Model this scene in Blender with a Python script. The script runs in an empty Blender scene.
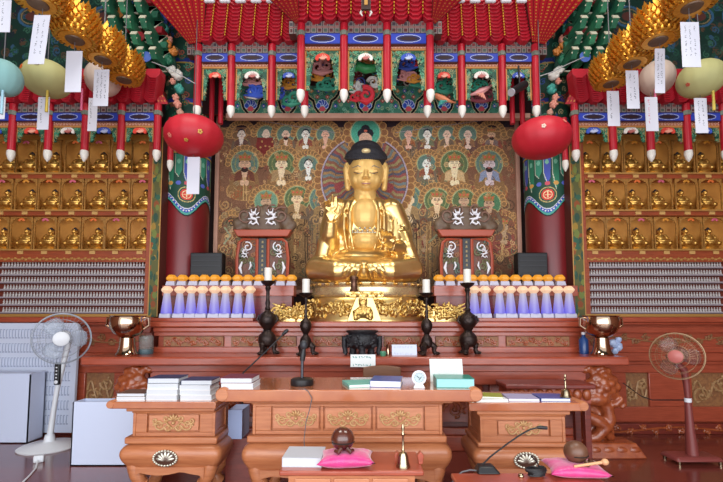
import bpy, bmesh, math, random
import numpy as np
from mathutils import Vector, Matrix, Euler
PI = math.pi
random.seed(7)
rng = np.random.default_rng(7)
SC = bpy.context.scene
COL = SC.collection

# ------------------------------------------------------------------ camera
FPX, V0, U0, EYE = 430.0, 285.0, 361.5, 1.5
TH = math.atan(30.0 / FPX)
CT, ST = math.cos(TH), math.sin(TH)
cam = bpy.data.objects.new('camera', bpy.data.cameras.new('camera'))
COL.objects.link(cam)
cam.location = (0, 0, EYE)
cam.rotation_euler = (PI / 2 + TH, 0, 0)
cam.data.sensor_width = 36.0
cam.data.lens = 36.0 * FPX / 723.0
cam.data.shift_y = (V0 - 241.0) / 723.0
cam.data.clip_start = 0.05
SC.camera = cam


def P(u, v, Y):
    """point of the place at distance Y seen in direction (u, v)"""
    yc = -(v - V0) / FPX
    t = Y / (CT - yc * ST)
    return Vector(((u - U0) / FPX * t, Y, EYE + t * (ST + yc * CT)))


def PXS(v, Y):
    """metres per photo pixel at distance Y"""
    yc = -(v - V0) / FPX
    return Y / (CT - yc * ST) / FPX


# ------------------------------------------------------------------ colours and materials
def lin(c):
    if isinstance(c, str):
        c = c.lstrip('#')
        c = [int(c[i:i + 2], 16) / 255 for i in (0, 2, 4)]
    return [x / 12.92 if x <= .04045 else ((x + .055) / 1.055) ** 2.4 for x in c]


MATS = {}


def mat(name, col, rough=.5, metal=0., col2=None, nscale=8., stretch=None, bump=0., bscale=40., spec=.5,
        emit=None, estr=0., alpha=1., trans=0., coat=0., sheen=0.):
    if name in MATS:
        return MATS[name]
    m = bpy.data.materials.new(name)
    m.use_nodes = True
    nt = m.node_tree
    b = nt.nodes['Principled BSDF']
    c = lin(col)
    b.inputs['Base Color'].default_value = (*c, 1)
    b.inputs['Roughness'].default_value = rough
    b.inputs['Metallic'].default_value = metal
    b.inputs['Specular IOR Level'].default_value = spec
    b.inputs['Coat Weight'].default_value = coat
    b.inputs['Coat Roughness'].default_value = .15
    if sheen:
        b.inputs['Sheen Weight'].default_value = sheen
    b.inputs['Alpha'].default_value = alpha
    b.inputs['Transmission Weight'].default_value = trans
    if emit:
        b.inputs['Emission Color'].default_value = (*lin(emit), 1)
        b.inputs['Emission Strength'].default_value = estr
    tc = nt.nodes.new('ShaderNodeTexCoord')
    mp = nt.nodes.new('ShaderNodeMapping')
    nt.links.new(tc.outputs['Object'], mp.inputs['Vector'])
    if stretch:
        mp.inputs['Scale'].default_value = stretch
    if col2:
        n = nt.nodes.new('ShaderNodeTexNoise')
        n.inputs['Scale'].default_value = nscale
        n.inputs['Detail'].default_value = 6
        n.inputs['Roughness'].default_value = .6
        nt.links.new(mp.outputs['Vector'], n.inputs['Vector'])
        r = nt.nodes.new('ShaderNodeValToRGB')
        r.color_ramp.elements[0].position = .35
        r.color_ramp.elements[1].position = .65
        r.color_ramp.elements[0].color = (*c, 1)
        r.color_ramp.elements[1].color = (*lin(col2), 1)
        nt.links.new(n.outputs['Fac'], r.inputs['Fac'])
        nt.links.new(r.outputs['Color'], b.inputs['Base Color'])
    if bump:
        n2 = nt.nodes.new('ShaderNodeTexNoise')
        n2.inputs['Scale'].default_value = bscale
        n2.inputs['Detail'].default_value = 4
        nt.links.new(mp.outputs['Vector'], n2.inputs['Vector'])
        bp = nt.nodes.new('ShaderNodeBump')
        bp.inputs['Strength'].default_value = bump
        bp.inputs['Distance'].default_value = .02
        nt.links.new(n2.outputs['Fac'], bp.inputs['Height'])
        nt.links.new(bp.outputs['Normal'], b.inputs['Normal'])
    MATS[name] = m
    return m


def painted(name, rough=.55, metal=0., spec=.4, coat=0.):
    """pigment painted on a surface (colour attribute of the mesh)"""
    if name in MATS:
        return MATS[name]
    m = bpy.data.materials.new(name)
    m.use_nodes = True
    nt = m.node_tree
    b = nt.nodes['Principled BSDF']
    a = nt.nodes.new('ShaderNodeAttribute')
    a.attribute_name = 'pigment'
    nt.links.new(a.outputs['Color'], b.inputs['Base Color'])
    b.inputs['Roughness'].default_value = rough
    b.inputs['Metallic'].default_value = metal
    b.inputs['Specular IOR Level'].default_value = spec
    b.inputs['Coat Weight'].default_value = coat
    MATS[name] = m
    return m


# ------------------------------------------------------------------ mesh building
class MB:
    def __init__(s):
        s.v, s.f, s.mi = [], [], []
        s.m = 0

    def add(s, vs, fs):
        o = len(s.v)
        s.v += [tuple(x) for x in vs]
        for f in fs:
            s.f.append(tuple(i + o for i in f))
            s.mi.append(s.m)
        return s

    def box(s, x0, x1, y0, y1, z0, z1):
        vs = [(x, y, z) for z in (z0, z1) for y in (y0, y1) for x in (x0, x1)]
        return s.add(vs, [(0, 2, 3, 1), (4, 5, 7, 6), (0, 1, 5, 4), (2, 6, 7, 3), (0, 4, 6, 2), (1, 3, 7, 5)])

    def obox(s, c, size, rot=(0, 0, 0)):
        M = Euler(rot).to_matrix()
        h = [x / 2 for x in size]
        vs = [Vector(c) + M @ Vector((x * h[0], y * h[1], z * h[2])) for z in (-1, 1) for y in (-1, 1) for x in (-1, 1)]
        return s.add(vs, [(0, 2, 3, 1), (4, 5, 7, 6), (0, 1, 5, 4), (2, 6, 7, 3), (0, 4, 6, 2), (1, 3, 7, 5)])

    def frust(s, x0, x1, y0, y1, z0, X0, X1, Y0, Y1, z1):
        vs = [(x0, y0, z0), (x1, y0, z0), (x0, y1, z0), (x1, y1, z0), (X0, Y0, z1), (X1, Y0, z1), (X0, Y1, z1), (X1, Y1, z1)]
        return s.add(vs, [(0, 2, 3, 1), (4, 5, 7, 6), (0, 1, 5, 4), (2, 6, 7, 3), (0, 4, 6, 2), (1, 3, 7, 5)])

    def lathe(s, prof, c=(0, 0, 0), seg=20, sx=1., sy=1., M=None, a0=0.):
        vs, fs = [], []
        c = Vector(c)
        n = len(prof)
        for r, z in prof:
            for k in range(seg):
                a = a0 + 2 * PI * k / seg
                p = Vector((r * sx * math.cos(a), r * sy * math.sin(a), z))
                vs.append(c + (M @ p if M else p))
        for i in range(n - 1):
            for k in range(seg):
                k2 = (k + 1) % seg
                fs.append((i * seg + k, i * seg + k2, (i + 1) * seg + k2, (i + 1) * seg + k))
        if prof[0][0] > 1e-6:
            fs.append(tuple(reversed(range(seg))))
        if prof[-1][0] > 1e-6:
            fs.append(tuple((n - 1) * seg + k for k in range(seg)))
        return s.add(vs, fs)

    def ell(s, c, r, seg=14, rings=8, rot=None):
        M = Euler(rot).to_matrix() if rot else Matrix.Identity(3)
        if not hasattr(r, '__len__'):
            r = (r, r, r)
        c = Vector(c)
        vs = [c + M @ Vector((0, 0, -r[2]))]
        for i in range(1, rings):
            t = -PI / 2 + PI * i / rings
            for k in range(seg):
                a = 2 * PI * k / seg
                vs.append(c + M @ Vector((r[0] * math.cos(t) * math.cos(a), r[1] * math.cos(t) * math.sin(a), r[2] * math.sin(t))))
        vs.append(c + M @ Vector((0, 0, r[2])))
        fs = []
        for k in range(seg):
            k2 = (k + 1) % seg
            fs.append((0, 1 + k2, 1 + k))
            for i in range(rings - 2):
                fs.append((1 + i * seg + k, 1 + i * seg + k2, 1 + (i + 1) * seg + k2, 1 + (i + 1) * seg + k))
            o = 1 + (rings - 2) * seg
            fs.append((o + k, o + k2, len(vs) - 1))
        return s.add(vs, fs)

    def tube(s, pts, r, seg=8, flat=1.):
        pts = [Vector(p) for p in pts]
        n = len(pts)
        rs = r if hasattr(r, '__len__') else [r] * n
        vs, fs = [], []
        up = Vector((0, 0, 1))
        t0 = (pts[1] - pts[0]).normalized()
        if abs(t0.dot(up)) > .95:
            up = Vector((0, 1, 0))
        for i in range(n):
            t = (pts[min(i + 1, n - 1)] - pts[max(i - 1, 0)]).normalized()
            a = t.cross(up)
            if a.length < 1e-5:
                a = Vector((1, 0, 0))
            a.normalize()
            b = a.cross(t).normalized()
            up = b
            for k in range(seg):
                an = 2 * PI * (k + .5) / seg
                vs.append(pts[i] + (a * math.cos(an) + b * math.sin(an) * flat) * rs[i])
        for i in range(n - 1):
            for k in range(seg):
                k2 = (k + 1) % seg
                fs.append((i * seg + k, i * seg + k2, (i + 1) * seg + k2, (i + 1) * seg + k))
        fs.append(tuple(reversed(range(seg))))
        fs.append(tuple((n - 1) * seg + k for k in range(seg)))
        return s.add(vs, fs)

    def prism(s, poly, y0, y1, axes='xz'):
        """polygon in a plane, extruded along the third axis"""
        n = len(poly)
        def mk(a, b, d):
            return {'xz': (a, d, b), 'yz': (d, a, b), 'xy': (a, b, d)}[axes]
        vs = [mk(a, b, y0) for a, b in poly] + [mk(a, b, y1) for a, b in poly]
        fs = [tuple(range(n)), tuple(reversed(range(n, 2 * n)))]
        for i in range(n):
            j = (i + 1) % n
            fs.append((i, i + n, j + n, j))
        return s.add(vs, fs)

    def loft(s, rings, closed=True):
        n = len(rings[0])
        vs = [p for r in rings for p in r]
        fs = []
        for i in range(len(rings) - 1):
            for k in range(n):
                k2 = (k + 1) % n
                fs.append((i * n + k, i * n + k2, (i + 1) * n + k2, (i + 1) * n + k))
        fs.append(tuple(reversed(range(n))))
        fs.append(tuple((len(rings) - 1) * n + k for k in range(n)))
        return s.add(vs, fs)

    def mesh(s, name, sharp=.7):
        me = bpy.data.meshes.new(name)
        me.from_pydata(s.v, [], s.f)
        me.polygons.foreach_set('use_smooth', [True] * len(s.f))
        me.update()
        bm = bmesh.new()
        bm.from_mesh(me)
        bmesh.ops.recalc_face_normals(bm, faces=bm.faces)
        bm.to_mesh(me)
        bm.free()
        me.polygons.foreach_set('material_index', s.mi)
        me.set_sharp_from_angle(angle=sharp)
        return me

    def build(s, name, m, parent=None, bevel=0., label=None, sharp=.7, seg=2):
        me = s.mesh(name, sharp)
        for x in (m if isinstance(m, (list, tuple)) else [m]):
            me.materials.append(x)
        o = bpy.data.objects.new(name, me)
        COL.objects.link(o)
        if bevel:
            b = o.modifiers.new('bevel', 'BEVEL')
            b.width = bevel
            b.segments = seg
            b.limit_method = 'ANGLE'
            b.angle_limit = .6
        adopt(o, parent)
        if label:
            o['label'] = label
        return o

    def blob(s, name, m, parent=None, voxel=.02, smooth=6, label=None):
        """melt the gathered shapes into ONE continuous skin"""
        o = s.build(name + '_raw', m)
        r = o.modifiers.new('r', 'REMESH')
        r.mode = 'VOXEL'
        r.voxel_size = voxel
        if smooth:
            q = o.modifiers.new('s', 'SMOOTH')
            q.iterations = smooth
            q.factor = .5
        bpy.context.view_layer.update()
        dg = bpy.context.evaluated_depsgraph_get()
        me = bpy.data.meshes.new_from_object(o.evaluated_get(dg))
        me.name = name
        me.materials.clear()
        me.materials.append(m)
        me.polygons.foreach_set('use_smooth', [True] * len(me.polygons))
        me.polygons.foreach_set('material_index', [0] * len(me.polygons))
        bpy.data.objects.remove(o)
        o = bpy.data.objects.new(name, me)
        COL.objects.link(o)
        adopt(o, parent)
        if label:
            o['label'] = label
        return o


def adopt(o, parent):
    """meshes are modelled where they stand; a parent's own place is taken off"""
    if parent:
        o.parent = parent
        q = parent
        off = Vector((0, 0, 0))
        while q:
            off += q.location
            q = q.parent
        if off.length > 0 and o.type == 'MESH':
            o.data.transform(Matrix.Translation(-off))


def thing(name, label, cat, loc=(0, 0, 0), group=None):
    o = bpy.data.objects.new(name, None)
    o.empty_display_size = .1
    COL.objects.link(o)
    o.location = loc
    o['label'] = label
    o['category'] = cat
    if group:
        o['group'] = group
    return o


def tag(o, label, cat, group=None):
    o['label'] = label
    o['category'] = cat
    if group:
        o['group'] = group
    return o


def recenter(o):
    """put a one-mesh thing's own origin at its base"""
    me = o.data
    co = np.empty(len(me.vertices) * 3)
    me.vertices.foreach_get('co', co)
    co = co.reshape(-1, 3)
    c = Vector(((co[:, 0].min() + co[:, 0].max()) / 2, (co[:, 1].min() + co[:, 1].max()) / 2, co[:, 2].min()))
    me.transform(Matrix.Translation(-c))
    o.location = c
    return o


def struct(o):
    o['kind'] = 'structure'
    return o


def dup(root, loc, label=None, group=None, rotz=0., scale=None):
    r = root.copy()
    COL.objects.link(r)
    r.location = loc
    if rotz:
        r.rotation_euler = (0, 0, rotz)
    if scale:
        r.scale = (scale,) * 3
    if label:
        r['label'] = label
    if group:
        r['group'] = group
    for ch in list(root.children):
        c = ch.copy()
        COL.objects.link(c)
        c.parent = r
        for g in list(ch.children):
            d = g.copy()
            COL.objects.link(d)
            d.parent = c
    return r


# ------------------------------------------------------------------ drawing pigment on surfaces
class Cv:
    """a drawing in photo-like units, a right, b down"""
    def __init__(s, a0, b0, a1, b1, res, bg):
        s.a0, s.b0, s.a1, s.b1 = a0, b0, a1, b1
        s.w, s.h = max(2, int(round((a1 - a0) * res))), max(2, int(round((b1 - b0) * res)))
        s.A, s.B = np.meshgrid(a0 + (np.arange(s.w) + .5) * (a1 - a0) / s.w, b0 + (np.arange(s.h) + .5) * (b1 - b0) / s.h)
        s.c = np.empty((s.h, s.w, 3))
        s.c[:] = lin(bg)
        s.keep = np.ones((s.h, s.w), bool)

    def put(s, m, col, k=1.):
        s.c[m] = s.c[m] * (1 - k) + np.array(lin(col)) * k

    def ell(s, a, b, ra, rb, col, rot=0., k=1.):
        x, y = s.A - a, s.B - b
        if rot:
            x, y = x * math.cos(rot) + y * math.sin(rot), -x * math.sin(rot) + y * math.cos(rot)
        m = (x / ra) ** 2 + (y / rb) ** 2 <= 1
        s.put(m, col, k)
        return m

    def ring(s, a, b, ra, rb, w, col, a0=None, a1=None):
        x, y = s.A - a, s.B - b
        q = np.sqrt((x / ra) ** 2 + (y / rb) ** 2)
        m = (q <= 1) & (q >= 1 - w / min(ra, rb))
        if a0 is not None:
            an = np.arctan2(y, x)
            m &= (an >= a0) & (an <= a1)
        s.put(m, col)
        return m

    def rect(s, a0, b0, a1, b1, col):
        m = (s.A >= a0) & (s.A <= a1) & (s.B >= b0) & (s.B <= b1)
        s.put(m, col)
        return m

    def poly(s, pts, col):
        m = np.zeros_like(s.keep)
        n = len(pts)
        for i in range(n):
            (x1, y1), (x2, y2) = pts[i], pts[(i + 1) % n]
            if y1 == y2:
                continue
            cr = ((y1 > s.B) != (y2 > s.B)) & (s.A < (x2 - x1) * (s.B - y1) / (y2 - y1) + x1)
            m ^= cr
        s.put(m, col)
        return m

    def line(s, pts, w, col):
        m = np.zeros_like(s.keep)
        ru, rv = (s.a1 - s.a0) / s.w, (s.b1 - s.b0) / s.h
        for (x1, y1), (x2, y2) in zip(pts[:-1], pts[1:]):
            i0 = max(0, int((min(x1, x2) - w - s.a0) / ru)); i1 = min(s.w, int((max(x1, x2) + w - s.a0) / ru) + 2)
            j0 = max(0, int((min(y1, y2) - w - s.b0) / rv)); j1 = min(s.h, int((max(y1, y2) + w - s.b0) / rv) + 2)
            if i1 <= i0 or j1 <= j0:
                continue
            A, B = s.A[j0:j1, i0:i1], s.B[j0:j1, i0:i1]
            dx, dy = x2 - x1, y2 - y1
            L = dx * dx + dy * dy + 1e-9
            t = np.clip(((A - x1) * dx + (B - y1) * dy) / L, 0, 1)
            m[j0:j1, i0:i1] |= (A - x1 - t * dx) ** 2 + (B - y1 - t * dy) ** 2 <= (w / 2) ** 2
        s.put(m, col)
        return m

    def spiral(s, a, b, r, col, w, turns=1.6, d=1, ph=0.):
        pts = []
        for i in range(28):
            t = i / 27
            an = ph + d * t * turns * 2 * PI
            pts.append((a + r * (1 - .85 * t) * math.cos(an), b + r * (1 - .85 * t) * math.sin(an)))
        s.line(pts, w, col)

    def noise(s, k):
        n = rng.normal(0, k, (s.h, s.w, 1))
        s.c = np.clip(s.c * (1 + n), 0, 1)


def pigment_mesh(name, cv, fn, m, parent=None, back=None, label=None, edge='#5a2a20'):
    """grid of flat colour cells laid on the surface fn(s, t); back = thickness vector"""
    h, w = cv.h, cv.w
    vs = [fn(i / w, j / h) for j in range(h + 1) for i in range(w + 1)]
    fs, cols = [], []
    for j in range(h):
        for i in range(w):
            if cv.keep[j, i]:
                a = j * (w + 1) + i
                fs.append((a, a + w + 1, a + w + 2, a + 1))
                cols.append(cv.c[j, i])
    nf = len(fs)
    ec = np.array(lin(edge))
    if back is not None:
        back = Vector(back)
        o = len(vs)
        if cv.keep.all():
            c4 = [0, h * (w + 1), h * (w + 1) + w, w]
            rim = ([j * (w + 1) for j in range(h + 1)] + [h * (w + 1) + i for i in range(1, w + 1)]
                   + [j * (w + 1) + w for j in range(h - 1, -1, -1)] + [i for i in range(w - 1, 0, -1)])
            vs += [Vector(vs[i]) + back for i in rim]
            n = len(rim)
            for i in range(n):
                k = (i + 1) % n
                fs.append((rim[i], o + i, o + k, rim[k]))
                cols.append(ec)
            fs.append(tuple(o + i for i in range(n)))
            cols.append(ec)
        else:
            vs += [Vector(p) + back for p in vs]
            kp = np.zeros((h + 2, w + 2), bool)
            kp[1:-1, 1:-1] = cv.keep
            for j in range(h):
                for i in range(w):
                    if not cv.keep[j, i]:
                        continue
                    a = j * (w + 1) + i
                    c = cv.c[j, i]
                    fs.append((a + o, a + 1 + o, a + w + 2 + o, a + w + 1 + o)); cols.append(c)
                    if not kp[j, i + 1]: fs.append((a, a + 1, a + 1 + o, a + o)); cols.append(c)
                    if not kp[j + 2, i + 1]: fs.append((a + w + 1, a + w + 1 + o, a + w + 2 + o, a + w + 2)); cols.append(c)
                    if not kp[j + 1, i]: fs.append((a, a + o, a + w + 1 + o, a + w + 1)); cols.append(c)
                    if not kp[j + 1, i + 2]: fs.append((a + 1, a + w + 2, a + w + 2 + o, a + 1 + o)); cols.append(c)
    me = bpy.data.meshes.new(name)
    used = sorted({i for f in fs for i in f})
    remap = {k: i for i, k in enumerate(used)}
    me.from_pydata([tuple(vs[i]) for i in used], [], [tuple(remap[i] for i in f) for f in fs])
    me.update()
    at = me.color_attributes.new('pigment', 'FLOAT_COLOR', 'CORNER')
    buf = np.ones((len(me.loops), 4), np.float32)
    k = 0
    for f, c in zip(fs, cols):
        buf[k:k + len(f), :3] = c
        k += len(f)
    at.data.foreach_set('color', buf.ravel())
    me.materials.append(m)
    o = bpy.data.objects.new(name, me)
    COL.objects.link(o)
    adopt(o, parent)
    if label:
        o['label'] = label
    return o


def rect_fn(u0, v0, u1, v1, Y):
    """upright rectangle at distance Y whose middle fills the photo box"""
    um, vm = (u0 + u1) / 2, (v0 + v1) / 2
    x0, x1 = P(u0, vm, Y).x, P(u1, vm, Y).x
    z0, z1 = P(um, v0, Y).z, P(um, v1, Y).z
    return lambda s, t: Vector((x0 + (x1 - x0) * s, Y, z0 + (z1 - z0) * t))


def ext(u0, v0, u1, v1, Y):
    """world x0, x1, z0, z1 of a photo box at distance Y"""
    um, vm = (u0 + u1) / 2, (v0 + v1) / 2
    return P(u0, vm, Y).x, P(u1, vm, Y).x, P(um, v1, Y).z, P(um, v0, Y).z
# ------------------------------------------------------------------ materials
M = {}
M['wood'] = mat('altar_wood', '#a84e36', .28, 0, '#92402b', 5, (1, 1, 9), coat=.35)
M['wood_dk'] = mat('dark_red_wood', '#7c3024', .35, 0, '#66261c', 5, (1, 1, 9), coat=.25)
M['wood_carve'] = mat('carved_red_wood', '#a5552f', .26, 0, '#8a3f22', 14, bump=.2, bscale=60, coat=.4)
M['wood_or'] = mat('orange_wood', '#c07a50', .38, 0, '#ac6640', 4, (1, 1, 10), coat=.2)
M['wood_or2'] = mat('pale_orange_wood', '#c98660', .4, 0, '#ba744f', 4, (1, 1, 10), coat=.2)
M['panel_gold'] = mat('carved_wood_panel', '#97683f', .5, 0, '#7c5032', 30, bump=.3)
M['gilt'] = mat('gilt_relief', '#d0a878', .45, .25, '#b98c58', 30)
M['top'] = mat('glossy_table_top', '#b87048', .1, 0, '#a86040', 4, (1, 10, 1), coat=.8)
M['carve_tan'] = mat('tan_carving', '#b08a5e', .45, .1, '#96704a', 30)
M['gold'] = mat('gold_leaf', '#f0d08c', .3, .92, '#e8c27a', 6)
M['gold_skin'] = mat('matt_gold_skin', '#e6bd72', .42, .3, '#e0b468', 3)
M['gold_relief'] = mat('gold_relief', '#e2c078', .3, .85, '#b98f42', 40, bump=.6, bscale=35)
M['bronze_fig'] = mat('antique_gold', '#e0b460', .32, .8, '#c08a3c', 20)
M['hair'] = mat('blue_black_hair', '#2b2a31', .55, 0, bump=.8, bscale=90)
M['black'] = mat('black_plastic', '#17171a', .45)
M['blackmetal'] = mat('black_stone', '#1c1b1f', .5, .1, '#2a292e', 25, bump=.6, bscale=50)
M['bronze'] = mat('dark_bronze', '#3d302c', .38, .7, '#2a2220', 20, bump=.3)
M['brass'] = mat('polished_brass', '#c6a88e', .12, 1., '#b89a80', 4)
M['brass2'] = mat('bell_brass', '#ac9c80', .22, 1.)
M['white'] = mat('white_plastic', '#dcdfe4', .4)
M['card'] = mat('white_card', '#e9eef2', .6)
M['paper'] = mat('paper', '#f0f0ea', .8)
M['pages'] = mat('page_edges', '#d6dade', .85, 0, '#c4c9cf', 60, (1, 1, 30))
M['red'] = mat('bright_red_lacquer', '#bc182c', .45, 0, '#ab1426', 5)
M['red_dk'] = mat('deep_red_lacquer', '#9b1b25', .45)
M['colred'] = mat('column_red', '#7a1d20', .35, 0, '#6b171b', 3, (1, 1, .3))
M['bud'] = mat('white_bud', '#e4e0d6', .5)
M['pink'] = mat('pink_frame', '#c99a84', .5, 0, '#bd8d78', 4)
M['blue'] = mat('blue_paint', '#2a3fa0', .5)
M['green'] = mat('green_paint', '#2c7a58', .5, 0, '#245f48', 12)
M['dkgreen'] = mat('dark_green_paint', '#1d4434', .55, 0, '#15332a', 8)
M['teal'] = mat('teal_paint', '#3f9a8c', .5)
M['orange'] = mat('orange_paint', '#c77a34', .5)
M['salmon'] = mat('salmon_paint', '#d8907c', .5)
M['skyblue'] = mat('blue_violet_paint', '#4a68b8', .5)
M['cream'] = mat('cream_paint', '#e2dcc2', .5)
M['yellow'] = mat('yellow_paint', '#e8b838', .5)
M['wire'] = mat('grey_cable', '#5a5a5e', .5)
M['tag'] = painted('ink_on_paper', .8)
M['pig'] = painted('dancheong_pigment', .55)
M['pigmatt'] = painted('mineral_pigment', .8, spec=.15)

# ------------------------------------------------------------------ shell
def floor_mat():
    m = bpy.data.materials.new('floorboards')
    m.use_nodes = True
    nt = m.node_tree
    b = nt.nodes['Principled BSDF']
    tc = nt.nodes.new('ShaderNodeTexCoord')
    br = nt.nodes.new('ShaderNodeTexBrick')
    br.inputs['Color1'].default_value = (*lin('#7d3a30'), 1)
    br.inputs['Color2'].default_value = (*lin('#6c2f28'), 1)
    br.inputs['Mortar'].default_value = (*lin('#351512'), 1)
    br.inputs['Scale'].default_value = 1
    br.inputs['Mortar Size'].default_value = .004
    br.inputs['Brick Width'].default_value = 2.4
    br.inputs['Row Height'].default_value = .19
    mp = nt.nodes.new('ShaderNodeMapping')
    nt.links.new(tc.outputs['Object'], mp.inputs['Vector'])
    nt.links.new(mp.outputs['Vector'], br.inputs['Vector'])
    nz = nt.nodes.new('ShaderNodeTexNoise')
    nz.inputs['Scale'].default_value = 5
    nz.inputs['Detail'].default_value = 5
    mp2 = nt.nodes.new('ShaderNodeMapping')
    mp2.inputs['Scale'].default_value = (1, 9, 1)
    nt.links.new(tc.outputs['Object'], mp2.inputs['Vector'])
    nt.links.new(mp2.outputs['Vector'], nz.inputs['Vector'])
    mx = nt.nodes.new('ShaderNodeMix')
    mx.data_type = 'RGBA'
    mx.blend_type = 'MULTIPLY'
    mx.inputs['Factor'].default_value = .35
    nt.links.new(br.outputs['Color'], mx.inputs[6])
    nt.links.new(nz.outputs['Color'], mx.inputs[7])
    nt.links.new(mx.outputs[2], b.inputs['Base Color'])
    b.inputs['Roughness'].default_value = .22
    b.inputs['Coat Weight'].default_value = .4
    b.inputs['Coat Roughness'].default_value = .12
    return m


BACK, SIDE, CEIL = 6.75, 6.3, 6.7
struct(MB().box(-SIDE, SIDE, -1.5, BACK, -.1, 0).build('floor', floor_mat()))
M['backwall'] = mat('back_wall_paint', '#3d2420', .8, 0, '#33201d', 3)
M['sidewall'] = mat('side_wall_paint', '#8a5a44', .8, 0, '#7c4e3b', 3)
M['ceilwood'] = mat('ceiling_paint', '#294a3c', .7, 0, '#3a2a24', 2)
struct(MB().box(-SIDE, SIDE, BACK, BACK + .12, 0, CEIL).build('wall_back', M['backwall']))
struct(MB().box(-SIDE - .12, -SIDE, -1.5, BACK, 0, CEIL).build('wall_left', M['sidewall']))
struct(MB().box(SIDE, SIDE + .12, -1.5, BACK, 0, CEIL).build('wall_right', M['sidewall']))
struct(MB().box(-SIDE, SIDE, -1.5, BACK, CEIL, CEIL + .1).build('ceiling', M['ceilwood']))


# ------------------------------------------------------------------ carving
def scroll_pts(cx, cz, y, r, turns, d, ph, bulge=.0):
    pts = []
    for i in range(20):
        t = i / 19
        a = ph + d * t * turns * 2 * PI
        q = r * (1 - .8 * t)
        pts.append((cx + q * math.cos(a), y - bulge * math.sin(PI * t), cz + q * math.sin(a)))
    return pts


def relief(x0, x1, z0, z1, y, seed, n=None, w=None):
    """leafy scroll carving standing out of a panel at y (towards the viewer)"""
    rd = random.Random(seed)
    b = MB()
    H = z1 - z0
    W = x1 - x0
    w = w or H * .055
    n = n or max(2, int(W / H * 2.2))
    # running stem
    b.tube([(x0 + W * i / 24, y - w * .5, z0 + H * (.5 + .28 * math.sin(i * PI * n / 12))) for i in range(25)], w, 6)
    for i in range(n):
        cx = x0 + W * (i + .5) / n
        up = 1 if i % 2 else -1
        cz = z0 + H * (.5 + .2 * up)
        r = min(H * .3, W / n * .55)
        b.tube(scroll_pts(cx, cz, y - w * .6, r, 1.3, up, rd.random() * 6), [w * (1.1 - .6 * k / 19) for k in range(20)], 6)
        for k in range(5):
            a = rd.random() * 6.28
            px, pz = cx + math.cos(a) * r, cz + math.sin(a) * r * .8
            px = min(max(px, x0 + w * 2), x1 - w * 2)
            pz = min(max(pz, z0 + w), z1 - w)
            b.ell((px, y - w * .3, pz), (w * 2.2, w * 1.2, w * 1.1), 8, 5, (0, rd.random() * 3.1, 0))
        b.ell((cx, y - w * .5, cz), (w * 1.6, w * 1.5, w * 1.6), 8, 6)
    return b


def scroll_pair(cx, cz, y, s):
    """symmetrical floral motif applied to a drawer front"""
    b = MB()
    w = s * .07
    for d in (-1, 1):
        for (dx, dz, r, tn) in ((.95, -.12, .38, 1.4), (.4, -.3, .26, 1.3), (.5, .3, .22, 1.2), (1.25, .15, .2, 1.2)):
            b.tube([(cx + d * (p[0] - cx), p[1], p[2]) for p in scroll_pts(cx + dx * s, cz + dz * s, y - w * .6, r * s, tn, 1, 2.5 + dx)],
                   [w * (1.1 - .5 * k / 19) for k in range(20)], 6)
        b.tube([(cx, y - w, cz - .4 * s), (cx + d * .5 * s, y - w, cz + .05 * s), (cx + d * 1.4 * s, y - w, cz - .15 * s)], w * .8, 6)
    for k in range(5):
        a = PI / 2 + (k - 2) * .5
        b.ell((cx + math.cos(a) * .3 * s, y - w, cz + .1 * s + math.sin(a) * .3 * s), (.22 * s, w * 1.3, .08 * s), 10, 6, (0, -a, 0))
    b.ell((cx, y - w, cz), (.13 * s, w * 1.8, .13 * s), 10, 6)
    return b


def petal_row(b, x0, x1, z0, z1, y, n, dep):
    """row of rounded lotus petals"""
    W = (x1 - x0) / n
    for i in range(n):
        cx = x0 + W * (i + .5)
        b.ell((cx, y, (z0 + z1) / 2), (W * .49, dep, (z1 - z0) * .5), 10, 7)
    return b


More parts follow.
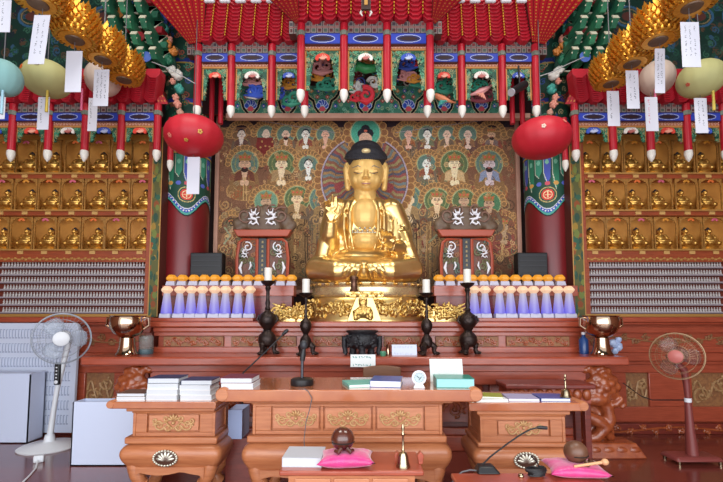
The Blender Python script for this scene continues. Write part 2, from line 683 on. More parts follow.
# ------------------------------------------------------------------ the wooden bases under the two side cabinets
def side_base(sgn, label):
    YF = 5.55
    x_in = 2.62 if sgn > 0 else 2.72
    xa, xb = (x_in, 6.25) if sgn > 0 else (-6.25, -x_in)
    zt = P(361, 317, YF).z
    Z = lambda v: P(361, v, YF).z
    t = thing('side_altar', label, 'altar', ((xa + xb) / 2, YF, 0))
    MB().box(xa, xb, YF + .06, BACK - .02, 0, zt - .07).build('body', M['wood'], t)
    b = MB()
    b.box(xa, xb, YF - .05, BACK - .03, zt - .07, zt)
    b.box(xa, xb, YF - .02, YF + .06, zt - .1, zt - .07)
    b.build('top', M['wood'], t, .012)
    b = MB()
    b.box(xa, xb, YF - .03, YF + .06, Z(361), Z(353))
    b.box(xa, xb, YF, YF + .06, Z(365), Z(361))
    b.build('molding', M['wood'], t, .01)
    # rails and stiles around the recesses
    b = MB()
    b.box(xa, xb, YF + .02, YF + .06, Z(333), Z(327))
    b.box(xa, xb, YF + .02, YF + .06, Z(353), Z(346.5))
    b.box(xa, xb, YF + .01, YF + .06, Z(373), Z(365))
    b.box(xa, xb, YF + .01, YF + .06, Z(422), Z(407))
    edges = (600, 625, 651, 693, 740, 790) if sgn > 0 else (-60, -20, 22, 66, 77, 116)
    pan = [(627, 650), (693, 735), (750, 790)] if sgn > 0 else [(-65, -25), (-10, 30), (42, 68), (84, 113)]
    xs = [(P(a, 390, YF).x, P(c, 390, YF).x) for a, c in pan]
    pts = [xa] + [q for pr in xs for q in pr] + [xb]
    for i in range(0, len(pts), 2):
        if pts[i + 1] > pts[i]:
            b.box(pts[i], pts[i + 1], YF + .01, YF + .06, Z(407), Z(373))
    b.build('frame', M['wood'], t, .008)
    for i, (a, c) in enumerate(xs):
        pl = MB().box(a, c, YF + .045, YF + .059, Z(407), Z(373)).build('carved_panel', M['panel_gold'], t)
        relief(a + .02, c - .02, Z(405), Z(375), YF + .045, 40 + i + sgn, max(2, int((c - a) / .18)), .014).build('carving', M['carve_tan'], pl)
    relief(xa + .05, xb - .05, Z(345.5), Z(334), YF + .06, 5 + sgn, 26, .010).build('carved_frieze', M['panel_gold'], t)
    b = MB()
    b.box(xa, xb, YF - .01, YF + .06, 0, Z(423.5))
    b.build('plinth', M['wood_dk'], t, .006)
    relief(xa + .05, xb - .05, Z(434), Z(425), YF - .01, 9 + sgn, 22, .013).build('carved_plinth_scroll', M['wood_carve'], t)
    return zt


ZBASE = side_base(-1, 'red wooden base with carved panels under the left cabinet of gold statues')
side_base(1, 'red wooden base with carved panels under the right cabinet of gold statues')

# ------------------------------------------------------------------ main altar: lower table
YA = 4.65
A0, A1, AZ0, AZ1 = ext(80, 357, 630, 366, YA)
t = thing('altar_table', 'long low red wooden altar table in front of the gold statue with carved peony legs', 'altar table', ((A0 + A1) / 2, YA, 0))
b = MB()
b.box(A0, A1, YA, 5.13, AZ0, AZ1)
b.box(P(155, 330, 5.13).x, P(583, 330, 5.13).x, 5.13, 5.48, AZ0, AZ1)
b.build('tabletop', M['wood'], t, .018)
XI0, XI1 = P(152, 375, 4.85).x, P(584, 375, 4.85).x
b = MB()
b.box(XI0, XI1, 4.80, 5.12, P(361, 385, 4.8).z, AZ0)
b.box(XI0 - .02, XI1 + .02, 4.77, 5.12, P(361, 372, 4.77).z, AZ0)
b.build('apron', M['wood'], t, .01)
b = MB()
b.box(XI0 + .05, XI1 - .05, 4.95, 5.12, 0, P(361, 385, 4.8).z)
b.build('lower_body', M['wood_dk'], t)
b = MB()
b.box(XI0, XI1, 4.86, 4.95, 0, .16)
b.box(XI0, XI1, 4.9, 4.95, .16, .24)
b.build('plinth', M['wood'], t, .012)
for i in range(5):
    a = XI0 + .12 + (XI1 - XI0 - .24) * i / 5
    c = XI0 + .12 + (XI1 - XI0 - .24) * (i + 1) / 5 - .08
    pl = MB().box(a, c, 4.92, 4.95, .3, .72).build('carved_panel', M['wood'], t, .006)
    relief(a + .03, c - .03, .33, .69, 4.92, 70 + i, 4, .016).build('carving', M['wood_carve'], pl)


def carved_leg(cx, sgn, par):
    """peony head, curling beast leg and petal foot, melted into one carving"""
    y = 4.78
    b = MB()
    px = PXS(400, y)
    z = lambda v: P(361, v, y).z
    X = lambda k: cx + sgn * k * px
    for ring, (r, n, pr) in enumerate(((13, 9, 5.8), (7.5, 6, 5), (0, 1, 5))):
        for i in range(n):
            a = 2 * PI * i / n + ring * .4
            b.ell((X(2 + r * math.cos(a)), y - .03 * ring, z(387 + r * .85 * math.sin(a))), (pr * px, .06, pr * px * .9), 10, 7)
    for i in range(8):
        b.ell((X(-14 + i * 3.2), y + .02, z(370 - 2 * math.sin(i * 1.7))), (4.5 * px, .05, 4 * px), 8, 6)
    # S-curved body of the beast
    c = [(-13, 398), (-20, 405), (-16, 415), (-6, 420), (2, 427), (-8, 437), (-18, 439)]
    b.tube([(X(u), y - .02, z(v)) for u, v in c], [.05, .06, .06, .075, .08, .06, .035], 10)
    c = [(-2, 400), (6, 408), (8, 420), (4, 432), (10, 439)]
    b.tube([(X(u), y + .01, z(v)) for u, v in c], [.06, .07, .075, .06, .045], 10)
    b.tube([(X(12), y - .02, z(405)), (X(19), y - .04, z(398)), (X(22), y - .03, z(404)), (X(18), y - .03, z(408))], [.045, .035, .03, .02], 8)
    b.ell((X(-5), y - .02, z(399)), (13 * px, .08, 7 * px), 12, 8)
    b.box(*sorted((X(-16), X(14))), y + .03, y + .16, z(441), z(394))
    leg = b.blob('carved_leg', M['wood_carve'], par, .013, 3)
    f = MB()
    x0, x1 = sorted((X(-22), X(34)))
    xt0, xt1 = sorted((X(-20), X(27)))
    f.frust(x0, x1, 4.6, 4.95, 0, xt0, xt1, 4.66, 4.92, z(440))
    foot = f.build('foot', M['wood_carve'], leg, .012)
    q = MB()
    petal_row(q, x0 + .02, x1 - .04, .035, z(443), 4.645, 4, .025)
    q.build('petals', M['wood_carve'], foot)


carved_leg(P(601, 400, 4.78).x, 1, t)
carved_leg(P(134, 400, 4.78).x, -1, t)

# low carved bench to the right of the main table
t = thing('carved_bench', 'dark red bench with a carved scalloped rail behind the right offering table', 'bench', (P(552, 390, 4.3).x, 4.45, 0))
x0, x1, z0, z1 = ext(508, 389, 592, 401, 4.3)
b = MB()
b.box(x0 - .03, x1 + .03, 4.27, 4.6, z1, z1 + .05)
b.build('seat', M['wood_dk'], t, .012)
b = MB()
b.box(x0, x1, 4.32, 4.58, z0 - .03, z1)
b.build('rail', M['wood'], t)
q = MB()
petal_row(q, x0, x1, z0, z1, 4.31, 9, .03)
q.build('scallops', M['wood_carve'], t)
for sx in (x0 + .04, x1 - .04):
    for sy in (4.34, 4.54):
        MB().box(sx - .03, sx + .03, sy - .03, sy + .03, 0, z0 - .03).build('leg', M['wood_dk'], t, .006)

# ------------------------------------------------------------------ main altar: upper tier
YT = 5.14
Z = lambda v: P(361, v, YT).z
X0, X1 = P(154, 330, YT).x, P(583, 330, YT).x
t = thing('altar_tier', 'upper red wooden altar tier with small carved panels under the gold statue', 'altar', ((X0 + X1) / 2, YT, AZ1))
MB().box(X0 + .04, X1 - .04, YT + .04, 5.82, AZ1, Z(323)).box(P(226, 330, 5.82).x, P(509, 330, 5.82).x, 5.8, 6.38, AZ1, Z(323)).build('body', M['wood'], t)
b = MB()
b.box(X0 - .03, X1 + .03, YT - .06, 5.82, Z(327), Z(321.5))
b.box(P(226, 330, 5.82).x, P(509, 330, 5.82).x, 5.82, 6.38, Z(327), Z(321.5))
b.box(X0, X1, YT - .03, YT + .1, Z(332), Z(327))
b.build('cornice', M['wood'], t, .012)
b = MB()
b.box(X0, X1, YT + .0, YT + .06, Z(336), Z(332))
b.box(X0, X1, YT - .0, YT + .06, AZ1, Z(347))
b.build('rail', M['wood'], t, .006)
pan = [(163, 223), (231, 296), (313, 345), (384, 420), (436, 499), (507, 570)]
for i, (a, c) in enumerate(pan):
    xa, xb = P(a, 341, YT).x, P(c, 341, YT).x
    pl = MB().box(xa, xb, YT + .01, YT + .045, Z(346.5), Z(336.5)).build('carved_panel', M['panel_gold'], t, .005)
    relief(xa + .02, xb - .02, Z(345.7), Z(337.3), YT + .012, 20 + i, 9 if c - a > 45 else 5, .008).build('carving', M['wood_carve'], pl)
TIERZ = Z(321.5)

# stepped stands for the lamps, left and right
def lamp_step(u0, u1, w0, w1, label):
    """u: upper board, w: lower plank"""
    Y1, Y2 = 5.28, 5.45
    t = thing('lamp_stand', label, 'stand', (P((w0 + w1) / 2, 318, Y1).x, Y1, TIERZ))
    zt = P(361, 318, Y1).z
    MB().box(P(w0, 318, Y1).x, P(w1, 318, Y1).x, Y1 - .09, Y2, TIERZ, zt).build('lower_plank', M['wood'], t, .006)
    zu = P(361, 285.5, Y2).z
    zm = P(361, 296, Y2).z
    xa, xb = P(u0, 290, Y2).x, P(u1, 290, Y2).x
    MB().box(xa, xb, Y2, Y2 + .2, zm, zu).build('upper_plank', M['wood'], t, .006)
    MB().box(xa + .03, xb - .03, Y2 + .02, Y2 + .18, TIERZ, zm).build('riser', M['wood_dk'], t)
    return zt, zu


ZL1, ZL2 = lamp_step(162, 294, 154, 255, 'stepped red wooden stand carrying the lamps left of the gold statue')
lamp_step(434, 578, 473, 580, 'stepped red wooden stand carrying the lamps right of the gold statue')
# ------------------------------------------------------------------ offering tables
def rrect(cx, y0, y1, hw, z, r, n=4):
    pts = []
    for (sx, sy, a0) in ((1, 1, 0), (-1, 1, PI / 2), (-1, -1, PI), (1, -1, 1.5 * PI)):
        for i in range(n + 1):
            a = a0 + PI / 2 * i / n
            x = cx + sx * (hw - r) + r * math.cos(a)
            y = (y1 - r if sy > 0 else y0 + r) + r * math.sin(a)
            pts.append((x, y, z))
    return pts


def offering_table(label, yf, dep, ut, ub, um, vs, panels, medal=None, curl=(1, 1), wood='wood_or'):
    """ut/ub/um: photo extents of top, body and middle moulding; vs: their heights"""
    W = M[wood]
    vt0, vt1, vb0, vb1, vm1, vl = vs
    Z = lambda v: P(361, v, yf).z
    X = lambda u, v: P(u, v, yf).x
    tx0, tx1 = X(ut[0], vt0), X(ut[1], vt0)
    bx0, bx1 = X(ub[0], vb0), X(ub[1], vb0)
    mx0, mx1 = X(um[0], vm1), X(um[1], vm1)
    yb = yf + dep
    cx = (bx0 + bx1) / 2
    t = thing('offering_table', label, 'table', (cx, yf + dep / 2, 0))
    ov = (bx0 - tx0) * .55
    b = MB()
    b.box(tx0, tx1, yf, yb, Z(vt1), Z(vt0))
    top = b.build('tabletop', M['top'], t, .008)
    for k, (sx, on) in enumerate(zip((tx0, tx1), curl)):
        if on:
            r = (Z(vt0) - Z(vt1)) * .6
            MB().lathe([(r * .85, 0), (r, .012), (r, dep - .004), (r * .85, dep + .008)], (sx, yf - .004, Z(vt0) - r * .7), 16,
                       M=Matrix(((1, 0, 0), (0, 0, 1), (0, 1, 0)))).build('scroll_end', W, top)
    b = MB()
    b.box(bx0 - (bx0 - tx0) * .35, bx1 + (tx1 - bx1) * .35, yf + ov * .5, yb - ov * .5, Z(vb0), Z(vt1))
    b.box(bx0 - .02, bx1 + .02, yf + ov * .7, yb - ov * .7, Z(vb0 + 2), Z(vb0))
    b.build('cornice', W, t, .008)
    yb0, yb1 = yf + ov, yb - ov
    b = MB().box(bx0, bx1, yb0 + .012, yb1, Z(vb1), Z(vb0))
    body = b.build('body', W, t)
    # front frame with recessed panels
    fr = MB()
    pz0, pz1 = Z(panels[0][3]), Z(panels[0][2])
    fr.box(bx0, bx1, yb0 - .012, yb0 + .012, pz1, Z(vb0 + 2))
    fr.box(bx0, bx1, yb0 - .012, yb0 + .012, Z(vb1), pz0)
    xs = [bx0] + [X(q, 425) for p in panels for q in p[:2]] + [bx1]
    for i in range(0, len(xs), 2):
        fr.box(xs[i], xs[i + 1], yb0 - .012, yb0 + .012, pz0, pz1)
    for sx in (bx0, bx1):
        fr.box(sx - .012, sx + .012, yb0 - .02, yb0 + .05, Z(vb1), Z(vb0 + 2))
        fr.box(sx - .012, sx + .012, yb1 - .06, yb1, Z(vb1), Z(vb0 + 2))
        fr.box(sx - .010, sx + .010, yb0, yb1, pz1, Z(vb0 + 2))
        fr.box(sx - .010, sx + .010, yb0, yb1, Z(vb1), pz0)
    fr.build('front_frame', W, t, .004)
    for p in panels:
        a, c = X(p[0], 425), X(p[1], 425)
        d = MB().box(a + .012, c - .012, yb0 - .004, yb0 + .014, pz0 + .012, pz1 - .012).build('drawer_front', M['wood_or2'], t, .004)
        s = (c - a) * .27
        scroll_pair((a + c) / 2, (pz0 + pz1) / 2, yb0 - .004, min(s * 1.08, (pz1 - pz0) * .8)).build('gilt_motif', M['gilt'], d)
    ym0 = yf + (mx0 - tx0) * .4
    ym1 = yb - (mx0 - tx0) * .4
    b = MB()
    b.box(mx0, mx1, ym0, ym1, Z(vm1), Z(vb1))
    b.build('molding', W, t, .012)
    # bulging apron
    h0, h1 = Z(vm1), Z(vl)
    rings = []
    hw = (mx1 - mx0) / 2
    mc = (mx0 + mx1) / 2
    for i in range(9):
        q = i / 8
        e = -.02 + .06 * math.sin(PI * q ** .72)
        rings.append(rrect(mc, ym0 - e + .01, ym1 + e - .01, hw + e, h0 + (h1 - h0) * q, .05))
    apron = MB().loft(rings).build('apron', W, t)
    # cusped lower edge of the apron
    c = MB()
    n = 14
    L, R = mc - hw + .1, mc + hw - .1
    low = [(L + (R - L) * i / n, h1 - .005 - .03 * abs(math.sin(PI * 1.5 * i / n + .0)) - (.03 if i in (0, n) else 0)) for i in range(n + 1)]
    c.prism([(L, h1 + .03)] + low + [(R, h1 + .03)], ym0 - .0, ym0 + .025)
    c.build('cusped_edge', W, apron)
    for sx in (-1, 1):
        for sy in (0, 1):
            yy = ym0 + .05 if sy == 0 else ym1 - .05
            dy = -1 if sy == 0 else 1
            path = [(-.02, -.02, h1 + .09), (-.015, -.01, h1 + .02), (-.035, -.012, h1 - .05), (-.075, -.02, h1 - .13), (-.095, -.03, h1 * .5), (-.085, -.03, .1), (-.05, -.01, .04), (-.03, 0, .02)]
            pts = [(mc + sx * (hw - .05 + p[0]), yy + dy * p[1], p[2]) for p in path]
            MB().tube(pts, [.06, .062, .06, .05, .042, .045, .055, .05], 10).build('leg', W, t)
    if medal:
        mu, mv, mr = medal
        ctr = P(mu, mv, ym0)
        r = mr * PXS(mv, ym0)
        md = MB().lathe([(r * .0, .006), (r * .8, .006), (r, .0), (r, -.02)], (ctr.x, ym0 - .032, ctr.z), 24, 1, .62,
                        M=Matrix(((1, 0, 0), (0, 0, -1), (0, 1, 0)))).build('medallion', mat('dark_recess', '#4a2a1c', .5), t)
        q = MB()
        for k in range(7):
            a = PI * (k + .5) / 7
            q.ell((ctr.x + math.cos(a) * r * .42, ym0 - .04, ctr.z - r * .15 + math.sin(a) * r * .34), (r * .36, .008, r * .13), 8, 6, (0, -a, 0))
        for k in range(24):
            a = 2 * PI * k / 24
            q.ell((ctr.x + math.cos(a) * r * .96, ym0 - .036, ctr.z + math.sin(a) * r * .6), (r * .12, .008, r * .1), 6, 5)
        q.build('silver_lotus', mat('silvered', '#c9c4b4', .3, .8), md)
    return Z(vt0), t


ZM, _ = offering_table('large orange wooden offering table with three gilt carved drawer fronts in the middle', 3.25, .66,
                       (222, 476), (251, 443), (244, 449), (390, 402, 405, 438.5, 446, 478),
                       [(268, 319, 409.5, 434.5), (322, 373, 409.5, 434.5), (376, 427, 409.5, 434.5)], None)
ZSL, _ = offering_table('small orange wooden offering table left of the large one, stacked with books', 3.55, .5,
                        (110, 216), (130, 211), (121, 215), (402, 409, 413, 439, 446, 473),
                        [(142, 196, 416, 435)], (167, 457, 12), (1, 0))
ZSR, _ = offering_table('small orange wooden offering table right of the large one, holding folders and a handbell', 3.55, .52,
                        (469, 584), (483, 566), (479, 574), (403, 411.5, 416, 444, 449, 474),
                        [(499, 553, 421.5, 438)], (525, 459, 12), (0, 1))


# low tables in front
def low_table(label, u0, u1, vt, yf, dep, drawers):
    Z = lambda v: P(361, v, yf).z
    x0, x1 = P(u0, vt, yf).x, P(u1, vt, yf).x
    zt = Z(vt)
    t = thing('low_table', label, 'table', ((x0 + x1) / 2, yf + dep / 2, 0))
    MB().box(x0, x1, yf, yf + dep, zt - .03, zt).build('tabletop', M['wood'], t, .008)
    MB().box(x0 + .05, x1 - .05, yf + .03, yf + dep - .03, zt - .16, zt - .03).build('body', M['wood_or'], t)
    n = drawers
    w = (x1 - x0 - .16) / n
    for i in range(n):
        a = x0 + .08 + w * i
        d = MB().box(a + .01, a + w - .01, yf + .018, yf + .032, zt - .14, zt - .05).build('drawer', M['wood_or2'], t, .004)
        MB().ell((a + w / 2, yf + .01, zt - .095), (.03, .012, .012), 10, 6).build('drawer_pull', M['gilt'], d)
    for sx in (x0 + .08, x1 - .08):
        for sy in (yf + .06, yf + dep - .06):
            MB().tube([(sx, sy, zt - .14), (sx, sy, .25), (sx, sy, 0)], [.035, .026, .03], 8).build('leg', M['wood_or'], t)
    return zt, t


ZF, lt = low_table('low wooden reading table in the foreground with an open book and pink cushion', 279, 424, 471, 2.55, .36, 3)
ZR, _ = low_table('low dark wooden table at the bottom right under the desk microphone', 462, 622, 493, 2.42, .3, 2)
# raised end brackets of the reading table
for sx in (P(420, 468, 2.7).x, P(397, 468, 2.7).x):
    MB().prism([(sx - .012, ZF), (sx + .012, ZF), (sx + .02, ZF + .05), (sx, ZF + .075), (sx - .02, ZF + .05)], 2.66, 2.70).build('end_bracket', M['wood'], lt, .003)


# ------------------------------------------------------------------ books, folders, cards
def book(label, c, size, cover, rotz=0., group=None, name='book', pages='pages', cat='book'):
    """lying book: cover boards, spine at the left, page block"""
    w, d, h = size
    t = thing(name, label, cat, c, group)
    th = min(.004, h * .12)
    b = MB()
    b.box(-w / 2, w / 2, -d / 2, d / 2, 0, th)
    b.box(-w / 2, w / 2, -d / 2, d / 2, h - th, h)
    b.box(-w / 2, -w / 2 + th, -d / 2, d / 2, th, h - th)
    o = b.build('cover', cover); o.parent = t
    o = MB().box(-w / 2 + th, w / 2 - .004, -d / 2 + .002, d / 2 - .004, th, h - th).build('page_block', M[pages]); o.parent = t
    t.rotation_euler = (0, 0, rotz)
    return t


navy = mat('navy_cover', '#23335c', .5, 0, '#1c294a', 6)
maroon = mat('maroon_cover', '#6a2336', .5)
whitec = mat('white_cover', '#e4e6e6', .55)
brownc = mat('brown_cover', '#5c4034', .6)
greyc = mat('grey_cover', '#4c5260', .6)
bluec = mat('blue_cover', '#2f55a0', .4, coat=.3)
greenc = mat('green_cover', '#1f8a78', .4, coat=.3)
mint = mat('mint_pages', '#9fd6d8', .7, 0, '#8ecace', 40, (1, 1, 30))
M['mint'] = mint
limec = mat('lime_cover', '#9aa03a', .5)
lilac = mat('lilac_cover', '#a9a6c8', .5)
tealc = mat('pale_teal_cover', '#6fc0b4', .4, coat=.3)


def stack(u0, u1, vtop, vbot, yc, dep, covers, labels, zbase, group=None, jitter=.006):
    x0, x1 = P(u0, vbot, yc).x, P(u1, vbot, yc).x
    H = (vbot - vtop) * PXS(vbot, yc)
    h = H / len(covers)
    for i, (cv, lb) in enumerate(zip(covers, labels)):
        book(lb, ((x0 + x1) / 2 + random.uniform(-jitter, jitter), yc + dep / 2 + random.uniform(-jitter, jitter), zbase + i * h),
             (x1 - x0, dep, h * .98), cv, random.uniform(-.03, .03), group)


Y = 3.62
stack(117, 145, 394, 401, Y, .2, [whitec, brownc], ['thin white booklet under a brown book at the left end of the small left table', 'brown covered book on the thin white booklet at the left of the small left table'], ZSL)
ords = ['bottom', 'second', 'third', 'topmost']
stack(147, 178, 379, 401, Y, .22, [whitec, whitec, whitec, navy], [o + ' book of the middle stack on the small left table' if i < 3 else 'navy covered book on top of the middle stack on the small left table' for i, o in enumerate(ords)], ZSL, 'middle stack of books')
stack(180, 211, 381, 401, Y, .22, [whitec, whitec, whitec, navy], [o + ' book of the right stack on the small left table' if i < 3 else 'navy covered book on top of the right stack on the small left table' for i, o in enumerate(ords)], ZSL, 'right stack of books')
stack(221, 253, 377, 388, 3.3, .24, [whitec, maroon], ['white book under the maroon one at the left end of the large table', 'maroon covered book lying at the left end of the large table'], ZM)

# folders on the main table
book('pale teal plastic folder lying beside the blue one on the large table', P(361, 389, 3.36) * 0 + Vector((P(362, 389, 3.36).x, 3.5, ZM)), (.27, .26, .022), tealc, .25, None, 'folder', 'paper', 'folder')
book('blue plastic folder lying in the middle of the large table', (P(388, 389, 3.36).x, 3.5, ZM), (.24, .28, .05), bluec, -.15, None, 'folder', 'paper', 'folder')
book('green covered folder with mint pages at the right end of the large table', (P(456, 389, 3.36).x, 3.46, ZM), (.29, .24, .07), greenc, -.06, None, 'folder', 'mint', 'folder')
# folders on the right small table
book('white folder lying on the left of the small right table', (P(492, 402, 3.6).x, 3.72, ZSR), (.27, .24, .018), whitec, .05, None, 'folder', 'paper', 'folder')
book('lime green booklet lying on the white folder on the small right table', (P(492, 402, 3.6).x, 3.76, ZSR + .018), (.26, .2, .012), limec, -.2, None, 'booklet', 'paper', 'booklet')
book('lilac folder lying in the middle of the small right table', (P(526, 402, 3.6).x, 3.73, ZSR), (.25, .24, .022), lilac, -.08, None, 'folder', 'paper', 'folder')
book('blue covered folder lying near the right end of the small right table', (P(557, 402, 3.6).x, 3.72, ZSR), (.24, .23, .026), bluec, -.05, None, 'folder', 'paper', 'folder')
# open-edged book on the reading table
book('thick grey covered white book on the low reading table beside the pink cushion', (P(302, 469, 2.6).x, 2.72, ZF), (.235, .22, .055), mat('pale_grey_cover', '#b9bcc4', .6), -.03)
# ------------------------------------------------------------------ gold statue
YB = 5.8
PXB = PXS(220, YB)


def Q(u, v, dy=0.):
    return P(u, v, YB + dy)


t = thing('buddha_statue', 'large seated gold statue with blue black hair in the middle of the altar', 'statue', Q(364, 284))
b = MB()
k = PXB
# torso, shoulders, neck
b.ell(Q(364, 226), (25 * k, .22, 34 * k), 24, 16)
b.ell(Q(364, 210), (31 * k, .2, 13 * k), 24, 12)
b.ell(Q(364.5, 203.5, .02), (21 * k, .17, 8.5 * k), 20, 10)
for s in (-1, 1):
    b.ell(Q(364 + s * 27, 209), (11 * k, .17, 11 * k), 16, 10)
    # legs and knees
    b.tube([Q(364 + s * 18, 265, .1), Q(364 + s * 40, 265, -.06), Q(364 + s * 47, 269, -.18), Q(364 + s * 26, 271, -.34), Q(364 - s * 14, 270, -.36)],
           [17 * k, 15.5 * k, 13 * k, 12.5 * k, 9 * k], 16)
    b.ell(Q(364 + s * 45, 269, -.1), (13.5 * k, .26, 13 * k), 18, 12)
b.ell(Q(364, 270, -.06), (56 * k, .44, 14.5 * k), 36, 16)
b.ell(Q(365, 240, -.08), (15.5 * k, .2, 12 * k), 20, 12)
b.ell(Q(364, 262, -.1), (34 * k, .3, 14 * k), 20, 10)
# image-left arm, raised hand
b.tube([Q(336, 208, -.02), Q(330, 228, -.04), Q(329, 246, -.14)], [11 * k, 10 * k, 10.5 * k], 14)
b.tube([Q(329, 246, -.14), Q(330, 234, -.28), Q(331, 221, -.36)], [10 * k, 7.5 * k, 5 * k], 14)
b.tube([Q(326, 240, -.2), Q(323, 256, -.2), Q(325, 268, -.2)], [8 * k, 8 * k, 6 * k], 10)
# image-right arm, forearm to the lap
b.tube([Q(392, 208, -.02), Q(401, 228, -.02), Q(404, 246, -.1)], [11 * k, 10 * k, 10 * k], 14)
b.tube([Q(404, 246, -.1), Q(398, 249, -.3), Q(390, 247, -.42)], [9 * k, 6.5 * k, 5 * k], 12)
b.tube([Q(402, 234, -.14), Q(408, 250, -.2), Q(414, 262, -.2)], [8 * k, 8 * k, 6 * k], 10)
for s in (-1, 1):
    b.ell(Q(364.5 + s * 22, 232, -.06), (9 * k, .15, 24 * k), 14, 10)
# folds of the robe
def fold(pts, r):
    b.tube(pts, [r * (1 - .5 * abs(2 * i / (len(pts) - 1) - 1)) for i in range(len(pts))], 8)


def lap_y(u, v):
    d = 1 - ((u - 364) / 57) ** 2 - ((v - 270) / 16) ** 2
    return -.06 - .47 * math.sqrt(max(.02, d))


for s in (-1, 1):
    for j in range(6):
        fold([Q(u_, v_, lap_y(u_, v_)) for u_, v_ in [(364 + s * (2 + j * 2 + q * (6 + j * 5.4)), 257 + q * (5.6 - j * .55) * 4 - (1 - q) * 1.0) for q in (0, .2, .4, .6, .8, 1)]], .034)
    for j in range(4):
        fold([Q(364 + s * (30 + j * 3), 214 + j * 4, -.2), Q(364 + s * (31 + j * 2.4), 228 + j * 4, -.2), Q(364 + s * (28 + j * 3), 240 + j * 3, -.22)], .022)
    fold([Q(364 + s * 10, 199, -.16), Q(364 + s * 14, 212, -.22), Q(364 + s * 14, 230, -.24), Q(364 + s * 11, 247, -.26)], .035)
    fold([Q(364 + s * 15, 199, -.12), Q(364 + s * 20, 212, -.2), Q(364 + s * 20, 230, -.22), Q(364 + s * 17, 250, -.24)], .028)
robe = b.blob('robed_body', M['gold'], t, .017, 5)
# bare chest and belly, neck
b = MB()
b.ell(Q(365, 216, -.12), (15 * k, .17, 18 * k), 20, 14)
b.tube([Q(365, 206, -.02), Q(365, 196, -.03), Q(365, 188, -.04)], [15 * k, 11 * k, 11 * k], 20)
for j in range(3):
    b.tube([Q(365 + 10.6 * math.cos(a), 193.5 + j * 2.6, -.03 - 10.6 * k * math.sin(a)) for a in [PI * i / 10 for i in range(11)]], .012, 6)
b.ell(Q(365.5, 241, -.16), (14 * k, .19, 10.5 * k), 20, 12)
# head with face
fx, fy = 366, 176
b.ell(Q(fx, 173, -.03), (17.3 * k, .26, 19 * k), 28, 20)
b.ell(Q(fx, 181, -.09), (15.8 * k, .2, 11.8 * k), 24, 14)
b.ell(Q(fx, 188, -.15), (6.5 * k, .1, 4 * k), 12, 8)
for s in (-1, 1):
    b.ell(Q(fx + s * 9, 180, -.18), (5.5 * k, .07, 6 * k), 14, 10)
    b.tube([Q(fx + s * 2.5, 169, -.262), Q(fx + s * 8, 166.6, -.255), Q(fx + s * 14, 169, -.2)], [.012, .016, .01], 8)
    b.ell(Q(fx + s * 8, 171.6, -.245), (4.6 * k, .035, 1.9 * k), 12, 8)
b.tube([Q(fx, 167, -.262), Q(fx, 172, -.292), Q(fx, 177, -.33)], [.018, .022, .032], 8)
for s in (-1, 1):
    b.ell(Q(fx + s * 2, 177.6, -.3), (1.8 * k, .03, 1.3 * k), 8, 6)
b.tube([Q(fx - 4.5, 182.5, -.26), Q(fx - 1.5, 182, -.285), Q(fx, 182.3, -.288), Q(fx + 1.5, 182, -.285), Q(fx + 4.5, 182.5, -.26)], [.006, .013, .013, .013, .006], 8)
b.tube([Q(fx - 3.6, 184, -.265), Q(fx, 184.6, -.285), Q(fx + 3.6, 184, -.265)], [.008, .016, .008], 8)
# long ears
for s in (-1, 1):
    b.tube([Q(fx + s * 17.8, 164, .02), Q(fx + s * 19.6, 170, .0), Q(fx + s * 19.2, 180, -.0), Q(fx + s * 18, 189, -.0), Q(fx + s * 17.6, 191, 0)], [.05, .05, .036, .042, .02], 12)
skin = b.blob('head_and_chest', M['gold_skin'], t, .0105, 2)
ink = mat('painted_ink', '#3a3440', .6)
for s in (-1, 1):
    MB().tube([Q(fx + s * 3.6, 172.6, -.279), Q(fx + s * 8, 173.4, -.283), Q(fx + s * 12.2, 172.2, -.25)], [.003, .006, .003], 6).build('eye_line', ink, skin)
    MB().tube([Q(fx + s * 2.4, 168.0, -.27), Q(fx + s * 8, 165.6, -.272), Q(fx + s * 14, 168, -.215)], [.003, .005, .003], 6).build('eyebrow', mat('blue_brow', '#5a6478', .6), skin)
MB().tube([Q(fx - 4.4, 183.2, -.275), Q(fx, 183.4, -.3), Q(fx + 4.4, 183.2, -.275)], [.004, .008, .004], 6).build('lips', mat('rose_lips', '#b07880', .5), skin)
MB().ell(Q(fx, 164, -.268), (.012, .008, .012), 8, 6).build('forehead_jewel', M['white'], skin)
# hair: dome covered with snail curls
b = MB()
b.ell(Q(fx, 158.5, .04), (20.4 * k, .285, 11 * k), 28, 14)
for s in (-1, 1):
    b.ell(Q(fx + s * 14.5, 162.5, .05), (4.2 * k, .2, 6.5 * k), 14, 8)
b.ell(Q(fx, 152, .05), (16.5 * k, .22, 11 * k), 24, 12)
cap = b.blob('hair', M['hair'], t, .016, 3)
q = MB()
for row in range(7):
    el = .02 + row * .16
    n = int(26 * math.cos(el)) + 4
    for i in range(n):
        a = PI + PI * (i + .5 * (row % 2)) / n
        q.ell(Q(fx + 19.9 * math.cos(a) * math.cos(el), 158.5 - 11.3 * math.sin(el), .04 + .292 * math.sin(a) * math.cos(el)), .024, 6, 5)
q.build('hair_curls', M['hair'], cap)
MB().ell(Q(fx, 151.8, -.2), (5.2 * k, .07, 3.2 * k), 16, 8).build('hair_jewel', mat('pale_gold', '#e8cf98', .35, .3), cap)
# belt jewellery
b = MB()
for i in range(11):
    a = (i - 5) / 5
    b.ell(Q(365 + 12.5 * a, 229.5 + 1.2 * math.cos(i * PI), -.3 + .07 * a * a), (.017, .02, .02), 8, 6)
    b.ell(Q(365 + 12.5 * a, 232.5, -.295 + .07 * a * a), (.02, .016, .012), 8, 6)
b.build('belt_jewels', mat('silvered', '#c9c4b4', .3, .8), robe)


